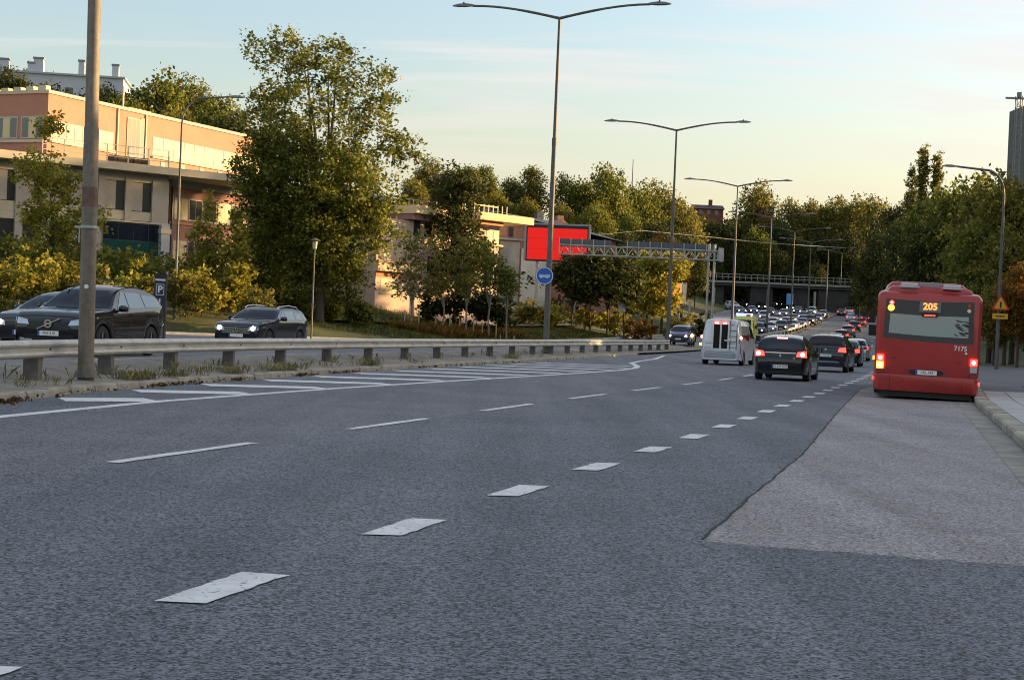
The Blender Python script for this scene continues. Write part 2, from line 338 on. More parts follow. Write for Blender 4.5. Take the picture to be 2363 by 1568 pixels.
# bus bay surface: pale pinkish asphalt
BAYE = lambda y: pl([(10.9, 1.38), (13.9, 2.17), (19.6, 3.72), (30.2, 6.32), (45, 10.05), (60, 14.6), (70, 17.9)], y) + .005 * math.sin(y * 2.1) + .006 * math.sin(y * 5.3)
m = MB(); ys = np.arange(11.4, 70, .5)
for y in ys: m.v += [(BAYE(y), y, .004 + z_road(y)), (right_edge(y) - .42, y, .004 + z_road(y))]
m.f += [(2 * i, 2 * i + 1, 2 * i + 3, 2 * i + 2) for i in range(len(ys) - 1)]
xa_, xb_ = BAYE(11.0), right_edge(10.3) - .42; fr_ = random.Random(8); nfr = 60; b0 = len(m.v)      # crumbled front edge
for i in range(nfr + 1):
    q = i / nfr; yy = 10.98 - .66 * q + fr_.gauss(0, .016) + .01 * math.sin(q * 19); m.v += [(xa_ + (xb_ - xa_) * q, yy, .004), (BAYE(11.4) + (right_edge(11.4) - .42 - BAYE(11.4)) * q, 11.4, .004)]
m.f += [(b0 + 2 * i, b0 + 2 * i + 2, b0 + 2 * i + 3, b0 + 2 * i + 1) for i in range(nfr)]
b1 = len(m.v); m.v += [(m.v[b0 + 2 * i][0], m.v[b0 + 2 * i][1] - .07 - .05 * fr_.random(), .0004) for i in range(nfr + 1)]; m.f += [(b1 + i, b1 + i + 1, b0 + 2 * i + 2, b0 + 2 * i) for i in range(nfr)]
tag(m.build('bus_bay', ASPH_BAY, road), 'pale pinkish asphalt of the bus bay')
m = MB(); 
for i, y in enumerate(np.arange(11, 69, .11)):
    rr_ = random.Random(i); w = .008 + .022 * rr_.random(); m.v += [(BAYE(y) - w, y, .006), (BAYE(y) + .003 + .012 * rr_.random(), y, .006)]
n = len(m.v) // 2; m.f += [(2 * i, 2 * i + 1, 2 * i + 3, 2 * i + 2) for i in range(n - 1)]
m.build('joint_seam', mat('tar_seam', (.012, .012, .012), .8), road)
# gutter of pale concrete along the platform kerb
tag(ribbon(lambda y: right_edge(y) - .42, lambda y: right_edge(y), 9, 100, 2, lambda y: z_road(y) + .008).build('gutter', mat('gutter_concrete', (.27, .255, .22), .85, var=.35, scale=1.2, fine=.25), road), 'stained concrete gutter')

def dash(fx, y0, y1, w, par, z=.008, zf=z_road, name='lane_dash', cut=0):
    n = 10 if y0 < 60 else 3; m = MB()
    for i in range(n + 1):
        y = y0 + (y1 - y0) * i / n; x = fx(y); j = random.Random(int(y0 * 37) + i)
        m.v += [(x - w / 2 + j.uniform(-.011, .011), y + (j.uniform(-.03, .03) if i in (0, n) else 0), zf(y) + z), (x + w / 2 + j.uniform(-.011, .011), y + (j.uniform(-.03, .03) if i in (0, n) else 0), zf(y) + z)]
    m.f += [(2 * i, 2 * i + 1, 2 * i + 3, 2 * i + 2) for i in range(n)]
    return m.build(name, PAINT, par)
y = 5.55
while y < 72: dash(SHORT, y - .49, y + (.47 if y > 6 else .70), .27, road); y += 2.72
for k in range(-1, 12):
    y0 = 14.68 + 5.72 * k; dash(LONG, y0, y0 + 2.95, .15, road)
# the long edge line and its hatching beside the median
ys = np.arange(-8, 94, .7); m = MB()
for y in ys: m.v += [(SOLID(y) - .12, y, .009), (SOLID(y) + .12, y, .009)]
m.f = [(2 * i, 2 * i + 1, 2 * i + 3, 2 * i + 2) for i in range(len(ys) - 1)]
m.build('edge_line', PAINT, road)
for k in range(-1, 15):
    yl = 20.9 + 3.42 * k; yr = yl + .82
    if yl > 62: break
    xl, xr = MEDK(yl) + .35, SOLID(yr) - .45
    if xr - xl < .6: continue
    MB().quad((xl - .15, yl + .42, .008), (xl + .25, yl - .45, .008), (xr + .45, yr - .40, .008), (xr - .05, yr + .45, .008)).build('hatch_stripe', PAINT, road)
zl = lambda y: z_road(y) + .3
for k in range(14):
    y0 = 22 + 8.5 * k; dash(lambda y: MED(y) - 4.6, y0, y0 + 3, .14, left_road, .006, zl); 
for k in range(10):
    y0 = 24 + 10 * k; dash(lambda y: MED(y) - 1.75, y0, y0 + 5.5, .16, left_road, .006, zl, 'edge_line')
for fx in (lambda y: LONG(y), lambda y: SHORT(y)):
    for k in range(12):
        y0 = 96 + 17 * k; dash(fx, y0, y0 + 3.2, .16, road, .008)

# median: kerb, gravel top falling to the right
def loft_y(prof, y0, y1, step, fx, fz, name, mt, par=None, sm=None):
    rings = []
    for y in list(np.arange(y0, y1, step)) + [y1]: rings.append([(fx(y) + a, y, fz(y) + b) for a, b in prof])
    return MB().loft(rings, closed=False, cap=False).build(name, mt, par, sm)
rings = []
for y in list(np.arange(-25, 330, 2.0)):
    k = MEDK(y); l = MED(y) - 1.4; z = z_road(y); jj = random.Random(int(y * 10)); w = lambda a: jj.uniform(-a, a)
    rings.append([(k - .16, y, z + .115), (k - .55, y, z + .14 + w(.02)), (MED(y) + .35, y, z + .15 + w(.02)), (MED(y) - .5, y, z + .19 + w(.03)), (l + .3, y, z + .30 + w(.02)), (l, y, z + .33), (l - .05, y, z + .26)])
median = tag(MB().loft(rings, closed=False, cap=False).build('median', DIRT, None, 60), 'gravelly median strip with weeds under the guardrail', kind='structure')
y = 16.0; i = 0
while y < 92:                                   # kerb stones one by one
    r = random.Random(i); x0, x1 = MEDK(y), MEDK(y + .97); dz = r.uniform(-.012, .012); o = r.uniform(-.02, .02)
    m = MB(); ring = lambda x, yy: [(x + o, yy, -.02), (x + o - .02, yy, .10 + dz), (x + o - .045, yy, .125 + dz), (x + o - .2, yy, .125 + dz), (x + o - .2, yy, -.02)]
    m.loft([ring(x0, y), ring(x1, y + .97)]).build('kerb_stone', KERB, median); y += 1.0; i += 1

# platform at the bus stop on the right: kerb stones, tactile slabs, paving
pave = tag(ribbon(lambda y: right_edge(y) + .28, lambda y: right_edge(y) + 7.2, -5, 100, 2, lambda y: z_road(y) + .15, 4).build('pavement', mat('pavement_asphalt', (.13, .13, .135), .85, var=.2, scale=.7, fine=.3, fscale=50)), 'asphalt pavement behind the bus stop kerb', kind='structure')
y = 14.0; i = 0
while y < 60:
    r = random.Random(900 + i); x0, x1 = right_edge(y), right_edge(y + .97); dz = r.uniform(-.008, .008)
    ring = lambda x, yy: [(x + .02, yy, -.02), (x + .0, yy, .13 + dz), (x + .03, yy, .165 + dz), (x + .30, yy, .165 + dz), (x + .30, yy, -.02)]
    MB().loft([ring(x0, y), ring(x1, y + .97)]).build('kerb_stone', KERB if i % 3 else mat('kerb_stone_pale', (.42, .38, .29), .85, var=.25, scale=3, fine=.2), pave); y += 1.0; i += 1
y = 14.0; i = 0
while y < 44:
    r = random.Random(50 + i)
    for a, b in ((.32, .90), (.93, 1.62)):
        m = MB(); z = .162 + r.uniform(0, .004)
        P = [(right_edge(y) + a, y), (right_edge(y) + b, y), (right_edge(y + .98) + b, y + .98), (right_edge(y + .98) + a, y + .98)]
        m.prism(P, .1, z).build('paving_slab', PLAT, pave)
    y += 1.0; i += 1
# a darker strip, then grass verge, on the right
tag(ribbon(lambda y: right_edge(y) + 1.65, lambda y: right_edge(y) + 2.9, 14, 43, 2, lambda y: .155).build('paving_strip', mat('paving_dark', (.075, .08, .09), .8, var=.2, scale=2, fine=.3), pave), 'dark paving strip')
# footpath along the left bank, above the oncoming lanes
tag(ribbon(lambda y: left_edge(y) - 7.3, lambda y: left_edge(y) - 5.4, 88, 175, 3, lambda y: ground_z(left_edge(y) - 6.3, y) + .14, 1).build('footpath', PATHM), 'pale gravel footpath on the grass bank', kind='structure')
# pale kerb of the oncoming road, following its flare
rings = []
for y in np.arange(60, 215, 1.5):
    x = left_edge(y) - .3; z = z_road(y) + .3; rings.append([(x + .12, y, z - .1), (x + .10, y, z + .12), (x - .12, y, z + .12), (x - .12, y, z - .3)])
tag(MB().loft(rings, closed=False, cap=False).build('kerb', mat('kerb_pale', (.42, .40, .36), .85, var=.25, scale=2)), 'pale kerb along the oncoming lanes', kind='structure')

# ================================================================ GUARDRAIL
def w_beam(p0, p1, z0, z1):
    d = (Vector(p1) - Vector(p0)); n = Vector((d.y, -d.x, 0)).normalized()
    prof = [(0, .155), (.015, .15), (.075, .115), (.085, .085), (.075, .055), (.015, .015), (.015, -.015), (.075, -.055), (.085, -.085), (.075, -.115), (.015, -.15), (0, -.155), (-.004, -.155), (-.004, .155)]
    R = []
    for p, z in ((p0, z0), (p1, z1)): R.append([Vector((p[0], p[1], z + b)) + n * a for a, b in prof])
    return MB().loft(R)
def guardrail(label, ys, off, top, width=.3, zf=None, cap_rail=True):
    zf = zf or (lambda y: z_road(y) + .15)
    g = thing('guardrail', label, 'guardrail', (MED(ys[0]) + off, ys[0], zf(ys[0]))); base = g.location.copy(); base.z = g.location.z
    P = [(MED(y) + off, y) for y in ys]
    for i in range(len(ys) - 1):
        a = (P[i][0] - base.x, P[i][1] - base.y); b = (P[i + 1][0] - base.x, P[i + 1][1] - base.y)
        za, zb = zf(ys[i]) - base.z, zf(ys[i + 1]) - base.z
        if width: a = (a[0] + .14, a[1]); b = (b[0] + .14, b[1])
        w_beam(a, b, za + top - .155, zb + top - .155).build('beam', RAILM, g, 30)
        if cap_rail:
            d = Vector((b[0] - a[0], b[1] - a[1], zb - za)); c = Vector(((a[0] + b[0]) / 2 - .14, (a[1] + b[1]) / 2, (za + zb) / 2 + top - .03))
            MB().box(c, (.30, d.length - .015, .035), math.atan2(-d.x, d.y)).build('top_plate', RAILM, g)
            MB().disc((a[0] + .09, a[1] + .12, za + top - .155), (1, -.25, 0), .022, .018, .03, 8).build('bolt', POSTM, g)
    for i in range(len(ys)):
        y = ys[i]; z = zf(y) - base.z; r = random.Random(i * 7)
        MB().bb(-.15, .11, -.13, .13, -.25, top - .06).build('post', POSTM, g, None, (P[i][0] - base.x, P[i][1] - base.y, z))
    return g
RAIL_YS = [19.4, 23.4] + [27.2 + 3.63 * k for k in range(24)]
guardrail('long weathered steel guardrail on stout dark posts along the near median', RAIL_YS, 0, .70)
guardrail('far steel guardrail leading along the median past the queue of oncoming cars', [150 + 6 * k for k in range(26)], .6, .75, cap_rail=False)

# ================================================================ STREET LAMPS ON THE MEDIAN
def mast(label, x, y, zb, top, arm=6.0, lean=0.0, r0=.15, low_mat=None, ang=14):
    t = thing('street_lamp', label, 'street lamp', (x, y, zb), 0, 'twin-armed street lamps on the median')
    Hh = top - zb; jz = Hh * .62
    MB().tube([(0, 0, -.2), (lean * .28, 0, Hh * .28), (lean * .285, 0, Hh * .285), (lean * .62, 0, jz)], [r0, r0 * .93, r0 * .84, r0 * .74], 14).build('pole', low_mat or POLEM, t, 40)
    MB().tube([(lean * .62, 0, jz), (lean * .645, 0, jz + .35), (lean * .646, 0, jz + .36), (lean, 0, Hh)], [r0 * .80, r0 * .80, r0 * .58, r0 * .42], 12).build('upper_pole', POLEM, t, 40)
    MB().disc((0, 0, 0), (0, 0, 1), r0 * 1.5, r0 * 1.25, .12, 14).build('base_collar', POLEM, t)
    c, s = math.cos(rad(ang)), math.sin(rad(ang))
    for sg in (-1, 1):
        pts = []
        for k in range(9):
            q = k / 8; pts.append((lean + sg * c * arm * .86 * q, -sg * s * arm * .86 * q, Hh + .75 * math.sin(q * math.pi / 2) * arm / 6))
        MB().tube(pts, [.075] + [.065] * 3 + [.055] * 5, 8).build('arm', POLEM, t, 50)
        e = Vector(pts[-1]); h = MB(); rg = []
        for q, w, hh in ((-.12, .03, .03), (0, .09, .07), (.35, .17, .12), (.7, .16, .10), (.95, .08, .04), (1.02, .02, .015)):
            c0 = e + Vector((sg * c * q, -sg * s * q, .0)); rg.append([c0 + Vector((-sg * s * a * w * -1, c * a * w, b * hh + (.02 if b > 0 else 0))) for a, b in ((-1, -.25), (-.6, .6), (0, 1), (.6, .6), (1, -.25), (0, -.45))])
        hd = h.loft(rg).build('lamp_head', mat('lamp_housing', (.16, .155, .15), .5), t, 60)
        MB().disc(e + Vector((sg * c * .45, -sg * s * .45, .13)), (0, 0, 1), .05, .03, .07, 8).build('sensor', BLACK, hd)
    return t
poles = [(75, .23, 16.2, 'tallest twin-armed street lamp carrying the round blue sign'), (113.6, .3, 16.05, 'twin-armed street lamp sunlit halfway up, second from the blue sign'),
         (155, .5, 16.1, 'twin-armed street lamp above the silver van, third one away'), (192, 1.2, 15.9, 'dull twin-armed street lamp fourth along, against dark trees'),
         (229, 2.4, 16.8, 'street lamp with orange sunlit pole among the oncoming queue'), (265, 3.7, 17.5, 'slim street lamp behind the orange sunlit one, sixth along'),
         (308, 5.9, 18.8, 'small distant street lamp seventh along the median'), (332, 7.2, 19.6, 'farthest small street lamp at the end of the far guardrail')]
for Y, zb, top, lb in poles: mast(lb, MED(Y) - .4, Y, zb, top, arm=5.05)
P0 = mast('thick weathered lamp pole cut by the left top of the view', MED(28) - .12 + .75, 28, .2, 16.0, 5.0, r0=.145, lean=-.25, low_mat=POLEC)
for a in (4.0,): MB().tube([(-.21, 0, 2.40), (-.21, 0, 2.66)], .018, 6).build('strap_end', GALV, P0)
MB().disc((-.042, 0, 2.66), (0, 0, 1), .158, .158, .05, 16).build('strap', mat('strap_steel', (.35, .42, .36), .5, metal=.3), P0)
MB().bb(-.30, -.13, -.02, .02, 2.66, 2.70).build('strap_bracket', GALV, P0)
MB().tube([(-.048, 0, 3.05), (-.054, 0, 3.40)], [.1425, .1418], 16).build('rust_band', mat('rust_band', (.16, .10, .075), .9, var=.3, scale=6), P0)
MB().disc((-.01, -.145, 1.62), (0, -1, 0), .04, .04, .01, 10).build('sticker', PLATEW, P0)

# round blue sign with a white bus, clamped to the second pole
pp = at(1256, 636, 74.5); s = thing('round_sign', 'round blue traffic sign with white bus symbol on a lamp pole', 'sign', pp)
MB().disc((0, 0, 0), (0, -1, 0), .42, .42, .015, 36).build('plate', mat('sign_blue', (.015, .12, .50), .4), s)
r = MB(); rg = []
for rr, yy in ((.375, -.020), (.405, -.020)): rg.append([(rr * math.cos(a), yy, rr * math.sin(a)) for a in np.linspace(0, 2 * math.pi, 37)[:-1]])
MB().loft(rg, cap=False).build('rim', WHITE, s)
SM = mat('sign_white', (.70, .72, .75), .5)
m = MB().bb(-.25, .25, -.028, -.020, -.07, .06).build('bus_symbol', SM, s)
MB().bb(-.22, .22, -.034, -.029, .0, .035).build('window_strip', MATS['sign_blue'], m)
for wx in (-.15, .13): MB().disc((wx, -.022, -.08), (0, -1, 0), .045, .045, .008, 14).build('wheel', SM, s)
MB().bb(-.05, .05, .0, .35, -.2, -.17).build('clamp', GALV, s); MB().bb(-.05, .05, .0, .35, .17, .2).build('clamp', GALV, s)

def hook_lamp(label, base, top, arm, r0=.09, rz=0, group=None):
    t = thing('street_lamp', label, 'street lamp', base, rz, group); H = top
    pts = [(0, 0, -.2), (0, 0, H * .5), (0, 0, H * .86)]; rs = [r0, r0 * .75, r0 * .6]
    R_ = H * .09
    for k in range(1, 9):
        a = k / 8 * math.pi / 2 * .93; pts.append((R_ * (1 - math.cos(a)) * math.copysign(1, arm), 0, H * .86 + R_ * 1.35 * math.sin(a))); rs.append(r0 * .55)
    e = Vector(pts[-1]); pts.append((arm * .8, 0, e.z + .14)); rs.append(r0 * .45)
    MB().tube(pts, rs, 10).build('pole', POLEM, t, 50)
    e = Vector(pts[-1]); sg = math.copysign(1, arm); rg = []
    for q, w, hh in ((-.1, .03, .03), (0, .08, .06), (.3, .15, .1), (.6, .14, .09), (.8, .05, .03)):
        rg.append([e + Vector((sg * q, a * w, b * hh)) for a, b in ((-1, -.3), (-.6, .6), (0, 1), (.6, .6), (1, -.3), (0, -.5))])
    MB().loft(rg).build('lamp_head', MATS['lamp_housing'], t, 60)
    return t
b = at(403, 700, 80); hook_lamp('slender curved street lamp in front of the pink office building', (b.x, 80, ground_z(b.x, 80)), at(405, 215, 80).z - ground_z(b.x, 80), 2.95, .085)
b = gnd(2298, 845, .3); RL = hook_lamp('grey curved street lamp on the right verge carrying the warning sign', (b.x, b.y, ground_z(b.x, b.y)), 11.2, -3.3, .12)
# warning sign and plate
q = at(2308, 703, b.y - .25); ws = thing('warning_sign', 'yellow triangular warning sign with red border and black mark', 'sign', q)
def tri(r, y0, y1, m=None):
    P = [(r * math.sin(a), r * math.cos(a)) for a in (0, 2.0944, 4.18879)]; Q = []
    for i in range(3):
        a, c, d = Vector(P[i - 1]), Vector(P[i]), Vector(P[(i + 1) % 3])
        Q += [c + (a - c).normalized() * r * .16, c + (a - c).normalized() * r * .05 + (d - c).normalized() * r * .05, c + (d - c).normalized() * r * .16]
    n = len(Q); return MB().add([(v.x, y0, v.y) for v in Q] + [(v.x, y1, v.y) for v in Q], [tuple(range(n)), tuple(range(n, 2 * n))[::-1]] + [(i, (i + 1) % n, n + (i + 1) % n, n + i) for i in range(n)])
tri(.60, 0, -.02).build('border', mat('sign_red', (.55, .03, .02), .5), ws)
tri(.44, -.021, -.027).build('face', mat('sign_yellow', (.75, .42, .03), .5), ws)
MB().bb(-.045, .045, -.034, -.029, -.16, .16).build('mark', INK, ws)
pt = MB().bb(-.42, .42, -.02, 0, -.78, -.48).build('plate', MATS['sign_yellow'], ws); MB().bb(-.26, .26, -.026, -.021, -.66, -.60).build('writing_line', INK, ws)
MB().bb(-.04, .04, .01, .22, -.2, -.15).build('clamp', GALV, ws)
# ================================================================ VEHICLES
def crom(P, n=4):
    out = []
    for i in range(len(P) - 1):
        p0, p1, p2, p3 = (np.array(P[max(0, i - 1)]), np.array(P[i]), np.array(P[i + 1]), np.array(P[min(len(P) - 1, i + 2)]))
        for k in range(n):
            t = k / n; out.append(tuple(.5 * ((2 * p1) + (p2 - p0) * t + (2 * p0 - 5 * p1 + 4 * p2 - p3) * t * t + (3 * p1 - p0 - 3 * p2 + p3) * t ** 3)))
    out.append(tuple(P[-1])); return out
def car_body(c):
    L, Wd, belt, clr, wr = c['L'], c['W'], c['belt'], c['clr'], c['wr']
    O = crom(c['out'], 3); hw = Wd / 2; tumb = c.get('tumble', .42); axles = c['axles']; end = c.get('round', .55)
    E_ = L / 2 - .28
    front = [p for p in O if p[0] > E_]; rear = [p for p in O if p[0] < -E_]; mid = [p for p in O if -E_ <= p[0] <= E_]
    xs = [p[0] for p in mid][::-1]; zs = [p[1] for p in mid][::-1]
    st = [(p[0], p[1]) for p in front] + [(x, float(np.interp(x, xs, zs))) for x in np.arange(E_, -E_, -.075 if not c.get('low') else -.16)] + [(p[0], p[1]) for p in rear]
    rings = []
    for x, zt in st:
        q = max(0, (abs(x) - (L / 2 - .75)) / .75); w = hw * (1 - (.05 + .08 * end) * q ** 2 - .10 * end * q ** 8)
        zb = clr + .05 * q ** 2
        for ax in axles:
            d = abs(x - ax); R = wr + .065
            if d < R: zb = max(zb, wr + math.sqrt(R * R - d * d) * .98)
        b = min(belt + c.get('wedge', 0) * (-x / L), zt - .045); sh = max(min(b - .10, zt - .12), zb + .04)
        if b < sh: b = sh + .02
        top_in = zt - b; zc_ = max(zt - .10, b + .4 * top_in); yr = w - .025 - tumb * max(0, zc_ - b - .05)
        zl = zb + (sh - zb) * .35; cr = c.get('crown', .02) * min(1, top_in / .3 + .4)
        half = [(w - .14, zb), (w - .035, zb + .03 * min(1, (sh - zb))), (w - .004, zl), (w, zb + (sh - zb) * .7), (w - .006, sh), (w - .03, b), (yr, zc_), (yr - .035, zt - (zt - zc_) * .4), (yr - .13, zt - .012), (yr * .5, zt + cr * .7), (0, zt + cr)]
        rings.append([(x, y_, z_) for y_, z_ in half] + [(x, -y_, z_) for y_, z_ in half[-2::-1]])
    return MB().loft(rings)
def patch(bvh, corners, direction, mt, parent, name, n=6, m_=3, off=.006, label=None, bow=0):
    """a panel laid on the body: a four-cornered sheet thrown onto it along one axis"""
    a, b, c_, d = [Vector(p) for p in corners]; D = Vector(direction).normalized(); mb = MB()
    for j in range(m_ + 1):
        for i in range(n + 1):
            u, v = i / n, j / m_
            p = (a * (1 - u) + b * u) * (1 - v) + (d * (1 - u) + c_ * u) * v
            if bow: p = p + Vector((0, 0, bow * math.sin(u * math.pi)))
            h, nr, _, _ = bvh.ray_cast(p - D * 6, D)
            if h is None: h = p; nr = -D
            if nr.dot(D) > 0: nr = -nr
            mb.v.append(tuple(h + nr * off))
    for j in range(m_):
        for i in range(n):
            k = j * (n + 1) + i; mb.f.append((k, k + 1, k + n + 2, k + n + 1))
    nrm = (Vector(mb.v[mb.f[0][1]]) - Vector(mb.v[mb.f[0][0]])).cross(Vector(mb.v[mb.f[0][2]]) - Vector(mb.v[mb.f[0][0]]))
    if nrm.dot(D) > 0: mb.f = [f[::-1] for f in mb.f]
    o = mb.build(name, mt, parent, 60)
    if label: o['label'] = label
    return o
def wheel_parts(t, x, y, r, w=.21, rim=None, spokes=5, low=False):
    s = 1 if y > 0 else -1; n = 14 if low else 24
    prof = [(.62, -w / 2), (.93, -w / 2), (1, -w / 2 + .03), (1, w / 2 - .03), (.93, w / 2), (.62, w / 2)]
    m = MB(); m.loft([[(x + r * a * math.cos(q), y + b, r + r * a * math.sin(q)) for a, b in prof] for q in np.linspace(0, 2 * math.pi, n + 1)], cap=False)
    ty = m.build('wheel', RUBBER, t, 40)
    if low: MB().disc((x, y + s * (w / 2 - .05), r), (0, s, 0), r * .62, r * .58, .04, n).build('rim', rim or RIM, ty, 40); return
    MB().disc((x, y + s * (w / 2 - .09), r), (0, s, 0), r * .64, r * .62, .02, n).build('hub_dish', BLACK, ty)
    mr = MB(); mr.disc((x, y + s * (w / 2 - .06), r), (0, s, 0), r * .17, r * .14, .06, 14)
    mr.loft([[(x + r * a * math.cos(q), y + s * (w / 2 - .06 + b), r + r * a * math.sin(q)) for a, b in ((.66, 0), (.66, .055), (.60, .045), (.60, 0))] for q in np.linspace(0, 2 * math.pi, n + 1)], cap=False)
    for k in range(spokes):
        a = 2 * math.pi * k / spokes + .3; c0, s0 = math.cos(a), math.sin(a)
        mr.box((x + r * .38 * c0, y + s * (w / 2 - .03), r + r * .38 * s0), (r * .5, .04, r * .13), M=Matrix.Rotation(-a, 3, 'Y'))
    mr.build('rim', rim or RIM, ty, 40)
def plate(t, x, z, txt, face, y=0, w=.52, rz=0):
    """number plate; face=+1 on the front, -1 on the rear"""
    p = MB().bb(x, x + face * .012, y - w / 2, y + w / 2, z - .056, z + .056).build('number_plate', PLATEW, t)
    sgn = face
    MB().bb(x + face * .0125, x + face * .0145, y - sgn * (w / 2 - .04) - .022 if False else y + (-w / 2 if face > 0 else w / 2 - .05), y + (-w / 2 + .05 if face > 0 else w / 2), z - .054, z + .054).build('country_band', PLATEB, p)
    if txt:
        M = Matrix.Translation((x + face * .014, y + (.02 if face > 0 else -.02), z)) @ Matrix.Rotation(math.pi / 2 if face > 0 else -math.pi / 2, 4, 'Z') @ Matrix.Rotation(math.pi / 2, 4, 'X')
        text(txt, .088, p, INK, M, 'plate_characters', .0012, 0)
    return p
GLASS_SKY = mat('side_glass', (.17, .23, .27), .06, spec=.8)  # bright sky reflection put into the base colour of side windows
CARS = {
 'suv': dict(L=4.63, W=1.90, belt=1.10, clr=.24, wr=.365, axles=(1.40, -1.38), wedge=.22, tumble=.56, out=[(2.27, .42), (2.315, .60), (2.29, .80), (2.20, .94), (1.85, 1.045), (1.35, 1.10), (1.02, 1.14), (.55, 1.42), (.18, 1.60), (-.3, 1.69), (-.9, 1.705), (-1.45, 1.65), (-1.86, 1.52), (-2.07, 1.29), (-2.20, 1.10), (-2.28, .98), (-2.315, .75), (-2.28, .44)]),
 'estate': dict(L=4.60, W=1.78, belt=.96, clr=.17, wr=.315, axles=(1.42, -1.34), wedge=.08, tumble=.58, out=[(2.24, .34), (2.30, .50), (2.28, .68), (2.18, .80), (1.8, .89), (1.2, .95), (.92, .985), (.45, 1.22), (.05, 1.38), (-.4, 1.44), (-1.0, 1.445), (-1.5, 1.41), (-1.88, 1.33), (-2.06, 1.10), (-2.18, .93), (-2.26, .8), (-2.30, .6), (-2.25, .36)]),
 'sedan': dict(L=4.55, W=1.80, belt=.93, clr=.16, wr=.32, axles=(1.40, -1.36), wedge=.08, tumble=.62, out=[(2.20, .34), (2.275, .48), (2.26, .62), (2.12, .76), (1.7, .86), (1.1, .93), (.85, .965), (.4, 1.19), (0, 1.36), (-.4, 1.425), (-.9, 1.41), (-1.3, 1.30), (-1.65, 1.12), (-1.85, 1.06), (-2.12, 1.03), (-2.22, .88), (-2.275, .6), (-2.22, .36)]),
 'hatch': dict(L=4.28, W=1.82, belt=.97, clr=.18, wr=.315, axles=(1.34, -1.27), wedge=.08, tumble=.72, round=1.0, out=[(2.05, .34), (2.13, .50), (2.11, .66), (2.0, .80), (1.65, .91), (1.2, .98), (.95, 1.02), (.5, 1.26), (.1, 1.43), (-.3, 1.50), (-.8, 1.505), (-1.3, 1.455), (-1.68, 1.38), (-1.86, 1.16), (-1.98, .99), (-2.07, .86), (-2.13, .62), (-2.09, .36)]),
 'crossover': dict(L=4.45, W=1.85, belt=1.06, clr=.22, wr=.355, axles=(1.33, -1.31), wedge=.08, tumble=.58, out=[(2.16, .40), (2.22, .58), (2.20, .76), (2.10, .90), (1.75, 1.0), (1.3, 1.06), (1.0, 1.10), (.55, 1.36), (.15, 1.54), (-.3, 1.62), (-.9, 1.63), (-1.4, 1.60), (-1.82, 1.53), (-1.98, 1.30), (-2.08, 1.08), (-2.17, .95), (-2.22, .72), (-2.19, .42)]),
 'minivan': dict(L=4.95, W=1.97, belt=1.15, clr=.20, wr=.33, axles=(1.55, -1.38), wedge=0, tumble=.22, crown=.03, out=[(2.40, .36), (2.475, .55), (2.45, .78), (2.32, 1.0), (1.95, 1.17), (1.75, 1.27), (1.35, 1.62), (1.0, 1.87), (.6, 1.94), (-.3, 1.97), (-1.4, 1.97), (-2.2, 1.95), (-2.38, 1.88), (-2.43, 1.4), (-2.46, .95), (-2.475, .62), (-2.44, .38)]),
}
